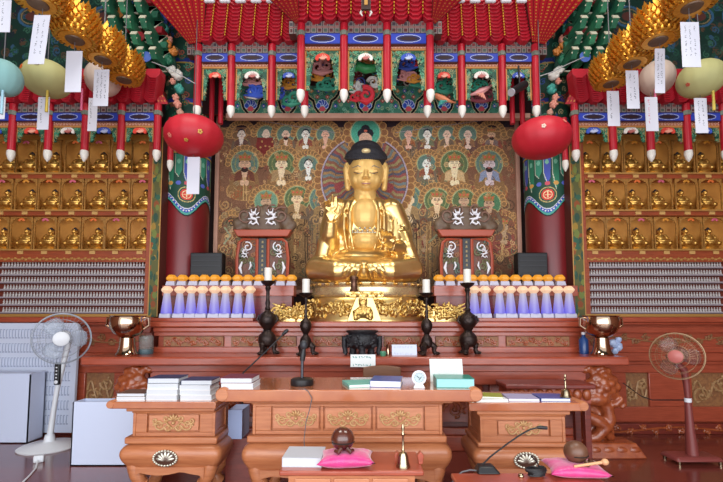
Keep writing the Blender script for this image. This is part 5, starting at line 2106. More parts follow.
# middle row
figure(244, 165, 14, TEAL, '#6d3f30', '#83603c', '#c9a07e', '#2c2622', True, True)
figure(281, 165, 14, GR, '#9a7c54', '#83603c', '#dcc098', '#2c2622', True)
figure(308, 166, 10, TEAL, '#70604c', '#8a6c48', '#e6d8c8')
figure(427, 165, 10, TEAL, '#8a5038', '#70604c', '#e6dccc', None)
figure(455, 165, 14, GR, '#c0a070', '#83603c', '#e2c89c', '#2c2622', True)
figure(490, 165, 14, TEAL, '#8088a0', '#83603c', '#c8b4b4', '#2c2622', True, True)
# lower attendants beside the statue
figure(297, 200, 13, GR, '#8c6c46', '#6d5a48', '#d8b88c', '#2c2622', True, H=6)
figure(324, 201, 15, TEAL, '#94764c', '#6d5a48', '#d0a878', '#2c2622', True, H=6)
figure(408, 201, 15, TEAL, '#9a7a50', '#6d5a48', '#dcbc90', '#2c2622', True, H=6)
figure(437, 202, 13, GR, '#8c6a46', '#6d5a48', '#dcb88c', '#2c2622', True, H=6)
figure(266, 203, 12, '#6a8a70', '#75503c', '#6d5a48', '#b89474', '#2c2622', True)
figure(464, 202, 12, GR, '#75503c', '#6d5a48', '#b89474', '#2c2622', True)
figure(489, 205, 12, '#4f7552', '#70503c', '#6d5a48', '#b89474', '#2c2622', True)
for i in range(260):     # foliage and scarves winding between the figures
    u, v = rd.uniform(U_0, U_1), rd.uniform(214, V_1)
    cv.spiral(u, v, rd.uniform(2.5, 6), rd.choice(['#a07a4c', '#55402f', '#7c4a34', '#67644a', '#b08a58', '#4a3a30']), rd.uniform(.7, 1.2), 1.5, rd.choice((1, -1)), rd.random() * 6)
for i in range(26):
    u, v = rd.uniform(U_0, U_1), rd.uniform(218, 275)
    cv.line([(u, v), (u + rd.uniform(-6, 6), v + 8), (u + rd.uniform(-8, 8), v + 16)], 1.6, rd.choice(['#b3966a', '#7a3c30', '#8d9070']))
# great mandorla behind the statue
cm = (364.5, 181)
for i in range(44):
    a = 2 * PI * i / 44
    cv.ell(cm[0] + 47 * math.cos(a), cm[1] + 47 * math.sin(a), 4.2, 4.2, '#8a5f3a'); cv.ring(cm[0] + 47 * math.cos(a), cm[1] + 47 * math.sin(a), 4.2, 4.2, 1, '#b98a50')
cv.ell(cm[0], cm[1], 44, 45, '#a597a4')
cv.ell(cm[0], cm[1], 42.6, 43.6, '#6a4c46')
rays = ['#8c5a44', '#6f7a78', '#a07a4e', '#5c5a68', '#94504a', '#9a8a5c']
x, y = cv.A - cm[0], cv.B - cm[1]
rr, an = np.hypot(x, y), np.arctan2(y, x)
wv = an + .025 * np.sin(rr * .5)
idx = np.floor((wv + PI) / (2 * PI) * 84).astype(int) % 6
for k in range(6):
    cv.put((rr < 42) & (idx == k), rays[k])
cv.ring(cm[0], cm[1], 30, 31, .8, '#7c5c48')
for s in (-1, 1):        # rosy cloud by the ears
    for q in range(5):
        cv.ell(364 + s * (25 + 2 * math.cos(q * 1.3)), 188 + 3 * math.sin(q * 1.9), 3, 3, '#9a4a48')
for i in range(16):
    a = 2 * PI * i / 16
    cv.ell(365.5 + 19 * math.cos(a), 133 + 18 * math.sin(a), 4, 4, '#8a5c3a'); cv.ring(365.5 + 19 * math.cos(a), 133 + 18 * math.sin(a), 4, 4, 1, '#b98a50')
cv.ell(365.5, 133, 15.5, 15, '#4aa084'); cv.ring(365.5, 133, 15.5, 15, 1.1, '#a6b088')
cv.ell(365.5, 134, 8.2, 6, '#2b2c33'); cv.ell(365.5, 129, 4.4, 4, '#2b2c33'); cv.ell(365.5, 139.5, 6.6, 6.5, '#d6a98c'); cv.ell(365.5, 131.2, 1.8, 1.1, '#c06048')
for (a, b_) in (((238, 117.5), (335, 133)), ((505, 117.5), (396, 133))):
    cv.line([a, b_], .6, '#8d8488')
for i in range(330):     # fine gold tracery
    u, v = rd.uniform(U_0, U_1), rd.uniform(140, V_1)
    if (u - 364.5) ** 2 + (v - 181) ** 2 > 50 ** 2 and cv.c[min(cv.h - 1, int((v - V_0) * 1.9)), min(cv.w - 1, int((u - U_0) * 1.9))].mean() < .17:
        cv.spiral(u, v, rd.uniform(1.5, 3.6), rd.choice(['#b58a58', '#a3704a', '#8f7a58', '#c09a68', '#874838']), rd.uniform(.5, .9), 1.4, rd.choice((1, -1)), rd.random() * 6)
cv.c = np.clip((cv.c * .92 + cv.c.mean(axis=2, keepdims=True) * .08) * 1.3, 0, .95)
cv.noise(.16)
fn = rect_fn(U_0, V_0, U_1, V_1, YPT)
pc = fn(.5, 1)
t = thing('altar_painting', 'large pink framed painting of many haloed figures behind the gold statue', 'painting', (pc.x, YPT, pc.z))
pigment_mesh('canvas', cv, fn, M['pigmatt'], t, (0, .03, 0))
a, c = fn(0, 0), fn(1, 1)
w = 4.2 * PXS(200, YPT)
b = MB()
b.box(a.x - w, a.x, YPT - .04, YPT + .06, c.z, a.z + w)
b.box(c.x, c.x + w, YPT - .04, YPT + .06, c.z, a.z + w)
b.box(a.x, c.x, YPT - .04, YPT + .06, a.z, a.z + w)
b.box(a.x - w, c.x + w, YPT - .04, YPT + .06, c.z - w, c.z)
b.build('frame', M['pink'], t, .008)
PTOP = a.z + w
# timber partition carrying the painting
struct(MB().box(P(205, 200, 6.55).x, P(530, 200, 6.55).x, 6.56, 6.74, 0, PTOP + .3).build('trim_9', M['backwall']))
# ------------------------------------------------------------------ carved canopies
WHT, RED_, BLU, GRN, ORG = '#d9d6cf', '#c0242c', '#2c40a8', '#2f7c5a', '#c98a4a'


def strip_img(w, h, res=2.4):
    c = Cv(0, 0, w, h, res, '#3c2e30')
    n = max(2, int(round(w / 5.5)))
    for i in range(n):
        a = w * (i + .5) / n
        m = i % 2 == 0
        c.rect(a - w / n * .42, h * .04, a + w / n * .42, h * .46, '#857a74'); c.rect(a - w / n * .28, h * .12, a + w / n * .28, h * .38, '#3f3a40' if m else '#7c3838')
        c.rect(a - w / n * .42, h * .54, a + w / n * .42, h * .96, '#8d807a'); c.rect(a - w / n * .26, h * .62, a + w / n * .26, h * .88, '#5b2f30' if m else '#4c5a50')
    c.rect(0, h * .46, w, h * .54, '#8d5a54')
    return c


def beam_img(w, h, res=2.6):
    c = Cv(0, 0, w, h, res, BLU)
    c.ell(w / 2, h / 2, w * .36, h * .37, '#a4aed6')
    c.ell(w / 2, h / 2, w * .335, h * .30, '#1f2358')
    c.ell(w / 2, h / 2, w * .25, h * .18, '#2c1418')
    c.rect(0, 0, w, h * .08, '#1c2a72'); c.rect(0, h * .9, w, h, '#1c2a72')
    return c


def band_img(w, h, res=2.4):
    c = Cv(0, 0, w, h, res, '#b06a4c')
    n = int(w / 3)
    for i in range(n):
        c.ell((i + .5) * w / n, h * .45, 1.05, h * .26, '#e0b49a'); c.ell((i + .5) * w / n, h * .45, .5, h * .13, '#7c2c28')
    c.rect(0, h * .78, w, h, '#c98a4a')
    return c


def open_img(w, h, fan, depth=.8, res=2.4):
    """pierced green fretwork arch with a flower at its crown"""
    c = Cv(0, 0, w, h, res, '#24553f')
    rdx = random.Random(int(w * 10))
    x = np.abs(c.A - w / 2)
    q = np.clip((c.B - h * .22) / (h * .78), 0, 1)
    side = (.14 + .11 * (1 - q) ** 1.6) * w + .5 * np.sin(c.B * 1.6)
    c.keep &= ~((x < w / 2 - side) & (c.B > h * .22))
    for i in range(int(w * h / 9)):
        a, b = rdx.random() * w, rdx.random() * h
        c.spiral(a, b, 2.2, rdx.choice(['#5f9a76', '#8f8a60', '#3f8f6c', '#a7976a', '#1c3c30']), .6, 1.2, rdx.choice((1, -1)), rdx.random() * 6)
    for i in range(int(w * h / 26)):
        a, b = rdx.random() * w, rdx.random() * h
        m = (c.A - a) ** 2 + (c.B - b) ** 2 < rdx.uniform(.5, 1.0) ** 2
        if abs(a - w / 2) > w * .2:
            c.keep &= ~m
    c.rect(0, 0, w, 1.0, '#c98a4a'); c.rect(0, 0, 1.1, h, '#c98a4a'); c.rect(w - 1.1, 0, w, h, '#c98a4a')
    c.keep |= (c.A < 1.1) | (c.A > w - 1.1) | (c.B < 1)
    fc = {'red': ('#e04838', '#f0a890'), 'white': ('#e4ded4', '#b86a64'), 'blue': ('#3a56b8', '#c0cae8')}[fan]
    fx, fy = w / 2, h * .16 if h < 20 else 6
    R = min(7.5, w * .24)
    for k in range(9):
        a = PI * (k - 0.) / 8
        m = c.ell(fx - R * .75 * math.cos(a), fy + 1.2 - R * .45 * math.sin(a) + 1.0, R * .24, R * .24, fc[0])
        c.keep |= m
        m = c.line([(fx, fy + 3), (fx - R * .6 * math.cos(a), fy + 1.4 - R * .35 * math.sin(a))], .7, fc[1])
        c.keep |= m
    return c


def panel(t, name, cv, u0, v0, u1, v1, Y, th=.04, m='pig'):
    return pigment_mesh(name, cv, rect_fn(u0, v0, u1, v1, Y), M[m], t, (0, th, 0))


def post(t, u, v0, v1, Y, w=4.2):
    """hanging red post ending in a white bud"""
    k = PXS((v0 + v1) / 2, Y)
    x = P(u, (v0 + v1) / 2, Y).x
    z0, z1 = P(u, v1, Y).z, P(u, v0, Y).z
    hw = w * k
    o = MB().lathe([(hw, z0), (hw, z1)], (x, Y, 0), 8, a0=PI / 8).build('hanging_post', M['red'], t, .008)
    MB().lathe([(hw * .8, z0 + .02), (hw * 1.0, z0 - .01), (hw * 1.05, z0 - .05), (hw * .75, z0 - .1), (hw * .25, z0 - .135), (0, z0 - .145)], (x, Y, 0), 14).build('lotus_bud', M['bud'], o)
    MB().lathe([(hw * 1.2, 0), (hw * 1.25, .03), (hw * 1.05, .06)], (x, Y, z1 - .16), 8, a0=PI / 8).build('collar', mat('grey_green_paint', '#6d7468', .5), o)
    return o


def fins(t, us, v0, vt, Y0, Y1, spread, uc, dots=True):
    """row of red brackets stepping up and out towards the viewer; each ends in a rounded lobe"""
    for i, u in enumerate(us):
        a = P(u, v0, Y0)
        k = PXS(v0, Y0)
        up = P(uc + (u - uc) * spread, vt, Y1)
        w = abs(us[1] - us[0]) * k * .47 if len(us) > 1 else .08
        d = up - a
        L = d.length
        n = 12
        b = MB()
        for j in range(n):
            p0 = a + d * (j / n)
            p1 = a + d * ((j + 1) / n)
            b.prism([(p0.x - w, p0.z + .045), (p0.x - w, p1.z + .1), (p0.x + w, p1.z + .1), (p0.x + w, p0.z + .045), (p0.x + w * .45, p0.z), (p0.x - w * .45, p0.z)], p0.y - .012, p0.y + .14)
        o = b.build('canopy_bracket', M['red'], t, .004)
        if dots:
            q = MB()
            for j in range(16):
                p0 = a + d * ((j + .6) / 16)
                for s in (1,):
                    q.obox((p0.x + s * w * 1.02, p0.y - .045 , p0.z + .035), (.010, .012, .018))
            q.build('gold_dots', M['yellow'], o)


def dots_panel(t, name, q, nu, nv):
    """red panel with rows of gold dots on four corner points"""
    c = Cv(0, 0, nu * 4, nv * 4, 2.2, '#b81c2a')
    for j in range(nv):
        for i in range(nu):
            c.rect(i * 4 + 1.4, j * 4 + 1, i * 4 + 2.4, j * 4 + 2.4, '#d29a3c')
    for i in range(nu):
        c.rect(i * 4 - .2, 0, i * 4 + .4, nv * 4, '#8c1420')
    f = lambda s, tt: (q[0] * (1 - s) + q[1] * s) * (1 - tt) + (q[3] * (1 - s) + q[2] * s) * tt
    return pigment_mesh(name, c, f, M['pig'], t, (0, .05, .02))


def bay(t, ua, ub, Y, vs, fan, lowpanel=None):
    v0, v1, v2, v3, v4 = vs
    w = ub - ua
    panel(t, 'bracket_frieze', strip_img(w, v1 - v0), ua, v0, ub, v1, Y + .02, .12)
    panel(t, 'blue_beam', beam_img(w, v2 - v1), ua, v1, ub, v2, Y - .03, .14)
    panel(t, 'dotted_band', band_img(w, v3 - v2), ua, v2, ub, v3, Y + .02, .06)
    panel(t, 'fretwork_arch', open_img(w, v4 - v3, fan), ua, v3, ub, v4, Y + .03, .02)


YCC, YCW = 4.9, 5.28
t = thing('altar_canopy', 'big red and green carved canopy with hanging posts above the gold statue', 'canopy', (P(366, 60, 5.3).x, 5.3, P(366, 113, 5.7).z))
CX = 365.5
cp = [301, 344, 387, 430]
for i in range(3):
    bay(t, cp[i] + 4, cp[i + 1] - 4, YCC, (21, 33, 44, 50, 90), ('red', 'white', 'blue')[i])
for side in (-1, 1):
    us = [198, 231.5, 272, 305] if side < 0 else [427, 461.5, 502, 535.5]
    for i in range(3):
        bay(t, us[i] + 4, us[i + 1] - 4, YCW, (42, 53, 62, 68, 100), (('red', 'white', 'blue') if side < 0 else ('red', 'white', 'blue'))[i])
    for u in us:
        post(t, u, 45, 107, YCW, 3.8)
for u in cp:
    post(t, u, 24, 91, YCC, 4.0)
step = 14.3
fins(t, [CX + step * (i + .5) for i in range(-5, 5)], 20, -38, 4.85, 4.35, .98, CX)
fins(t, [205 + 14 * i for i in range(7)], 41, -2, 5.22, 4.8, .97, CX)
fins(t, [441 + 14 * i for i in range(7)], 41, -2, 5.22, 4.8, .97, CX)
# side returns thick with gold dots
Pq = P
dots_panel(t, 'canopy_side', [Pq(143, -8, 4.7), Pq(206, -8, 4.7), Pq(203, 42, 5.25), Pq(189, 44, 5.3)], 8, 16)
dots_panel(t, 'canopy_side', [Pq(525, -8, 4.7), Pq(590, -8, 4.7), Pq(545, 44, 5.3), Pq(532, 42, 5.25)], 8, 16)
dots_panel(t, 'canopy_side', [Pq(262, -8, 4.45), Pq(298, -8, 4.4), Pq(299, 21, 4.88), Pq(296, 24, 4.95)], 5, 10)
dots_panel(t, 'canopy_side', [Pq(433, -8, 4.4), Pq(470, -8, 4.45), Pq(435, 24, 4.95), Pq(432, 21, 4.88)], 5, 10)
for (ua, ub, va, vb, YY) in ((289, 298, 21, 34, 4.95), (433, 442, 21, 34, 4.95), (187, 196, 42, 55, 5.33), (538, 547, 42, 55, 5.33)):
    panel(t, 'corner_bracket', strip_img(ub - ua, vb - va), ua, va, ub, vb, YY, .12)
# red boards behind the brackets, roof of the canopy
b = MB()
def slab(q, th):
    vs = list(q) + [p + Vector((0, .03, th)) for p in q]
    b.add(vs, [(0, 1, 2, 3), (7, 6, 5, 4), (0, 4, 5, 1), (1, 5, 6, 2), (2, 6, 7, 3), (3, 7, 4, 0)])
slab([Pq(189, 41, 5.36), Pq(545, 41, 5.36), Pq(580, -12, 4.95), Pq(150, -12, 4.95)], .05)
slab([Pq(297, 21, 5.0), Pq(434, 21, 5.0), Pq(460, -50, 4.6), Pq(270, -50, 4.6)], .05)
b.build('canopy_board', M['red_dk'], t)
# row of white blossoms at the upper edge of the wings, name board over the middle
b = MB()
for s in (-1, 1):
    for i in range(5):
        u = CX + s * (94 + i * 15.5)
        for q in (-3, 0, 3):
            b.ell(P(u + q, 1.2, 4.72), (.03, .025, .022), 8, 6)
b.build('white_blossoms', mat('grey_white_paint', '#c5c2c6', .6), t)
nb = MB().obox(P(366, 3, 4.26), (.1, .03, .15)).build('name_board', mat('dark_board', '#3d2a26', .5), t, .004)
MB().obox(P(366, 2, 4.24), (.035, .01, .06)).build('gold_mark', mat('board_gold', '#b98a4a', .4), nb)
for s in (-1, 1):
    MB().tube([P(366 + s * 3, 9, 4.3), P(366 + s * 5.5, 13, 4.3), P(366 + s * 3.5, 16, 4.3)], [.012, .012, .006], 8).build('white_ribbon', M['bud'], nb)

# painted inner screen of clouds and lotus under the canopy
cv = Cv(196, 56, 538, 114, 2.2, '#38201f')
rdx = random.Random(31)
cv.rect(196, 86, 538, 114, '#48806a')
for i in range(520):
    cv.spiral(rdx.uniform(196, 538), rdx.uniform(88, 114), 2, rdx.choice(['#2f6a50', '#7fb096', '#2a5a46', '#9ab08a']), .7, 1.2, rdx.choice((1, -1)), rdx.random() * 6)
for cu in [215, 251, 288, 322.5, 365.5, 408.5, 444, 481, 518]:
    for sg in (-1, 1):
        pts = [(cu + sg * 3, 113), (cu + sg * 7, 108), (cu + sg * 9, 101), (cu + sg * 13, 98), (cu + sg * 16, 94), (cu + sg * 17, 88)]
        cv.line(pts, 3.4, '#c7b488'); cv.line(pts, 2.3, '#17191b')
        for (du, dv, c_) in ((5, 97, '#b23a48'), (13, 106, '#3a50b0'), (17, 101, '#b23a48'), (4, 91, '#3a50b0'), (11, 91, '#c88a50')):
            x_, y_ = cu + sg * du, dv
            cv.poly([(x_ - 2.2, y_), (x_, y_ - 2.4), (x_ + 2.2, y_), (x_, y_ + 2.4)], c_)
            cv.ell(x_, y_, .8, .8, '#e0cfa8')
    for k in range(5):
        a = PI * (k + .5) / 5
        cv.ell(cu + 4 * math.cos(a), 107 - 4.5 * math.sin(a), 2.6, 3.2, '#2f4eb0'); cv.ring(cu + 4 * math.cos(a), 107 - 4.5 * math.sin(a), 2.6, 3.2, .6, '#b8c4e0')
    cv.ell(cu, 109, 3, 2.5, '#c8505c')
for i in range(170):
    u, v = rdx.uniform(196, 538), rdx.uniform(58, 88)
    cv.spiral(u, v, rdx.uniform(3, 5.5), rdx.choice(['#c9847a', '#3c8a74', '#4a62b0', '#c08a40', '#7a2c30', '#b8b4a8', '#2c5c4a']), 1.4, 1.4, rdx.choice((1, -1)), rdx.random() * 6)
cv.rect(203, 72, 228, 114, '#2a1414'); cv.rect(505, 72, 531, 114, '#2a1414')  # shade of the open gaps painted on as flat dark colour
panel(t, 'inner_screen', cv, 196, 56, 538, 114, 5.95, .05, 'pigmatt')
x0, x1, z0, z1 = ext(226, 113.5, 530, 118.5, 5.9)
MB().box(x0, x1, 5.88, 5.98, z0, z1).build('lower_beam', M['pink'], t, .008)

# carved clouds, dragon and birds hanging under the canopy
def cloud(u, v, Y, r, m, n=3, name='carved_cloud', ph=0.):
    k = PXS(v, Y)
    r = r * 1.2
    b = MB()
    c = P(u, v, Y)
    for i in range(n):
        x = c.x + (i - (n - 1) / 2) * r * 1.1 * k
        b.tube(scroll_pts(x, c.z + (.3 * r * k if i % 2 else 0), Y, r * k, 1.3, 1 if i % 2 else -1, ph + i), [r * k * .34 * (1 - .03 * j) for j in range(20)], 8)
    b.tube([(c.x - n * r * .8 * k, Y, c.z - r * .7 * k), (c.x, Y, c.z - r * .9 * k), (c.x + n * r * .9 * k, Y, c.z - r * .5 * k)], [r * k * .1, r * k * .4, r * k * .1], 8)
    return b.build(name, m, t)


rc = mat('red_cloud', '#cf2f3c', .45)
wc = mat('white_cloud', '#d5d2cc', .5)
pc_ = mat('pink_cloud', '#cf8f8c', .5)
gc = mat('green_cloud', '#2f8a70', .5)
bc = mat('blue_cloud', '#3a5ac0', .5)
oc = mat('orange_cloud', '#c8882e', .5)
cloud(366, 95, 5.3, 7, rc, 1, ph=2)
cloud(356, 97, 5.35, 3.5, rc, 2)
cloud(358, 88, 5.4, 4.5, wc, 2, ph=1)
cloud(376, 82, 5.4, 4.5, wc, 2, ph=3)
cloud(322, 67, 5.4, 6, pc_, 2)
cloud(319, 76, 5.45, 4, oc, 3, ph=1)
cloud(327, 85, 5.45, 4.5, gc, 3)
cloud(408, 64, 5.4, 5, bc, 2)
cloud(418, 62, 5.42, 4, rc, 2)
cloud(408, 76, 5.42, 4, pc_, 3, ph=2)
cloud(420, 82, 5.45, 4, gc, 3)
cloud(414, 79, 5.4, 3, oc, 3)
cloud(251, 80, 5.55, 4.5, pc_, 3)
cloud(258, 91, 5.55, 5, bc, 3, ph=2)
cloud(255, 95, 5.57, 3, wc, 3, ph=2)
cloud(288, 84, 5.55, 4, oc, 3)
cloud(279, 94, 5.55, 4, bc, 2)
cloud(291, 100, 5.55, 5, gc, 2)
cloud(446, 86, 5.55, 6, gc, 2)
cloud(482, 96, 5.55, 5, mat('maroon_cloud', '#7a3440', .5), 3)
cloud(478, 86, 5.57, 4, gc, 3)
# dragon body and cranes
b = MB()
b.tube([P(u, v, 5.32) for u, v in ((350, 69), (358, 66), (366, 69), (374, 68), (381, 64))], [.04, .06, .06, .05, .02], 10)
b.ell(P(352, 68, 5.28), (.07, .07, .06), 12, 8)
for u in (356, 363, 370, 377):
    b.tube([P(u, 66, 5.32), P(u + 1.5, 62, 5.32)], [.02, .004], 6)
b.build('green_dragon', mat('bright_green', '#3aa860', .45), t)
b = MB()
b.tube([P(u, v, 5.36) for u, v in ((352, 64), (362, 62), (372, 63), (378, 66))], [.02, .04, .04, .02], 8)
b.build('golden_dragon', M['orange'], t)


def bird(u, v, Y, m, m2, s):
    b = MB()
    k = PXS(v, Y)
    c = P(u, v, Y)
    b.tube([c + Vector((x * k, 0, z * k)) for x, z in ((-8 * s, 5), (-3 * s, 2), (3 * s, -1), (9 * s, -3), (16 * s, -5))], [1.0 * k, 2.6 * k, 3.4 * k, 1.6 * k, .5 * k], 8)
    b.ell(c + Vector((-9 * s * k, 0, 6 * k)), (2 * k, 2 * k, 1.6 * k), 8, 6)
    b.tube([c + Vector((-10 * s * k, 0, 6 * k)), c + Vector((-14 * s * k, 0, 7 * k))], [.8 * k, .2 * k], 6)
    o = b.build('carved_crane', m, t)
    b = MB()
    for j in range(5):
        b.tube([c + Vector((2 * s * k, 0, 0)), c + Vector((k * s * (-2 + j * 2.2), -.03, k * (-10 + j * 1.2)))], [1.6 * k, .5 * k], 6)
    b.build('wing', m2, o)


bird(440, 98, 5.4, mat('crane_orange', '#d8845c', .5), M['teal'], 1)
bird(483, 91, 5.45, pc_, M['salmon'], -1)

# ------------------------------------------------------------------ side canopies over the cabinets
def side_canopy(sgn, label):
    Y = 5.4
    side = 'left' if sgn < 0 else 'right'
    us = [-61, -24, 12.5, 49, 85.5, 121.5, 157.5] if sgn < 0 else [575, 612.5, 650, 687, 724, 761, 798]
    us = us[1:] if sgn < 0 else us[:-1]
    t = thing('cabinet_canopy', label, 'canopy', (P((us[0] + us[-1]) / 2, 120, Y).x, Y, P(100, 142, Y).z))
    for i in range(5):
        fan = ('blue', 'red', 'white')[i % 3] if sgn < 0 else ('blue', 'white', 'red')[i % 3]
        bay(t, us[i] + 3.6, us[i + 1] - 3.6, Y, (103, 112.5, 121, 127, 142), fan)
    for u in us:
        post(t, u, 104, 151, Y, 3.7)
    e = us[-1] if sgn < 0 else us[0]
    post(t, 171 if sgn < 0 else 564.5, 118, 161, 5.5, 3.0)
    n = 13
    lo, hi = us[0], us[-1]
    fins(t, [lo + (hi - lo) * (i + .5) / n for i in range(n)], 102, 76, 5.35, 5.1, .985, 361, False)
    b = MB()
    q = [P(lo - 6, 102, 5.49), P(hi + 6, 102, 5.49), P(hi + (8 if sgn > 0 else -10), 72, 5.25), P(lo - (8 if sgn < 0 else -10), 72, 5.25)]
    vs = q + [p + Vector((0, .03, .05)) for p in q]
    b.add(vs, [(0, 1, 2, 3), (7, 6, 5, 4), (0, 4, 5, 1), (1, 5, 6, 2), (2, 6, 7, 3), (3, 7, 4, 0)])
    x0, x1 = P(lo + (10 if sgn > 0 else 0), 80, 5.36).x, P(hi - (10 if sgn < 0 else 0), 80, 5.36).x
    b.box(x0, x1, 5.3, 5.9, P(361, 74, 5.3).z, P(361, 70, 5.3).z)
    b.build('canopy_board', M['red_dk'], t)
    # gold dotted return at the inner corner
    if sgn < 0:
        dots_panel(t, 'canopy_side', [P(148, 72, 5.2), P(152, 72, 5.25), P(168, 104, 5.44), P(158, 104, 5.38)], 3, 6)
    else:
        dots_panel(t, 'canopy_side', [P(580, 72, 5.25), P(584, 72, 5.2), P(575, 104, 5.38), P(565, 104, 5.44)], 3, 6)


side_canopy(-1, 'red and blue carved canopy with hanging posts over the left cabinet')
side_canopy(1, 'red and blue carved canopy with hanging posts over the right cabinet')

# ------------------------------------------------------------------ painted columns
def column(uc, label):
    Y = 6.14
    k = PXS(200, Y)
    r = 22 * k
    x = P(uc, 200, Y).x
    t = thing('column', label, 'column', (x, Y, 0))
    z = lambda v: P(361, v, Y - r).z
    MB().lathe([(r, 0.03), (r, 6.6)], (x, Y, 0), 40).build('shaft', M['colred'], t)
    MB().lathe([(r * 1.25, 0), (r * 1.25, .1), (r * 1.1, .14)], (x, Y, 0), 32).build('plinth', mat('stone_grey', '#8a857e', .8), t)
    W = 22 * PI
    cv = Cv(0, -20, W, 222, 1.8, '#235644')
    rdx = random.Random(2)
    lowb = 208 + 8 * np.cos((cv.A / W - .5) * 1.7 * 2 * PI)
    cv.keep = cv.B < lowb
    for off, col in ((0, '#16181c'), (1.3, '#4aa090'), (3.4, '#2c4cae'), (6.6, '#c9cdd8'), (7.6, '#1f4a3c')):
        cv.put(cv.B < lowb - off, col)
    for i in range(int(W / 2.4)):
        a = 2.4 * i + 1
        cv.ell(a, 208 + 8 * math.cos((a / W - .5) * 1.7 * 2 * PI) - 5, .75, .75, '#e6e2d6')
    for q in (20, 60, 100):
        cv.rect(0, q, W, q + 4, '#2c3f9c'); cv.rect(0, q + 4, W, q + 5.5, '#c9a24a')
    cv.rect(0, 150, W, 153, '#2c3f9c'); cv.rect(0, 153, W, 155, '#c9a24a'); cv.rect(0, 146, W, 150, '#b8b0a0')
    for i in range(9):
        a = W * (i + .5) / 9
        c1 = ['#3c8f74', '#4656b4', '#2f7a5c'][i % 3]
        cv.poly([(a - 3.2, 156), (a + 3.2, 156), (a + 3, 172 + (i % 3) * 6), (a, 178 + (i % 3) * 6), (a - 3, 172 + (i % 3) * 6)], c1)
        cv.line([(a - 3.2, 156), (a - 3, 174), (a, 178 + (i % 3) * 6)], .7, '#c7cdb8')
        cv.ell(a, 163, 1.6, 2.4, '#7cc0a4'); cv.ell(a, 184, 2.4, 2, ['#5a6ac4', '#c85060', '#d09a50'][i % 3])
    for i in range(3):
        a = W * (.5 + (i - 1) / 1.7)
        cv.ell(a, 195, 8, 7.6, '#c8b070'); cv.ell(a, 195, 7.2, 6.8, '#17503c'); cv.ell(a, 195, 5.8, 5.6, '#cf3a30')
        cv.ring(a, 195, 4.2, 4, .8, '#e8d0a0'); cv.line([(a - 2.6, 195), (a + 2.6, 195)], .8, '#e8d0a0'); cv.line([(a, 192.5), (a, 197.5)], .8, '#e8d0a0')
    for i in range(190):
        cv.spiral(rdx.random() * W, rdx.uniform(-18, 145), 3.2, rdx.choice(['#58a083', '#3a56a8', '#b8604a', '#c2b284', '#2f7a5c']), 1, 1.3, rdx.choice((1, -1)), rdx.random() * 6)
    z0, z1 = z(-20), z(222)
    tw = -math.atan2(x, Y)
    f = lambda s, q: Vector((x - (r + .006) * math.cos(PI * s + tw), Y - (r + .006) * math.sin(PI * s + tw), z0 + (z1 - z0) * q))
    pigment_mesh('painted_band', cv, f, M['pig'], t)


column(186.5, 'dark red column with blue and green painted band left of the painting')
column(548, 'dark red column with blue and green painted band right of the painting')

# ------------------------------------------------------------------ painted cross beams and bracket sets
def big_beam(u0, u1, v0, v1, Y, nm, seed):
    c = Cv(u0, v0, u1, v1, 1.3, '#1d3d33')
    rdx = random.Random(seed)
    for i in range(int((u1 - u0) * (v1 - v0) / 40)):
        c.spiral(rdx.uniform(u0, u1), rdx.uniform(v0, v1), rdx.uniform(2, 5), rdx.choice(['#2c5a48', '#27483e', '#3b5f7a', '#5f4a38', '#2a2f3c', '#3f7058']), 1.3, 1.3, rdx.choice((1, -1)), rdx.random() * 6)
    n = int((u1 - u0) / 34)
    for i in range(n):
        a = u0 + (u1 - u0) * (i + .5) / n
        c.ring(a, (v0 + v1) / 2, 14, 11, 2, '#3f6a8c'); c.ring(a, (v0 + v1) / 2, 11, 8, 1.2, '#8a7a58'); c.ell(a, (v0 + v1) / 2, 6, 4.4, '#6a3c34')
    o = pigment_mesh(nm, c, rect_fn(u0, v0, u1, v1, Y), M['pig'], None, (0, .25, 0))
    struct(o)


big_beam(-60, 196, -40, 74, 6.05, 'trim_1', 1)
big_beam(538, 790, -40, 74, 6.05, 'trim_2', 2)


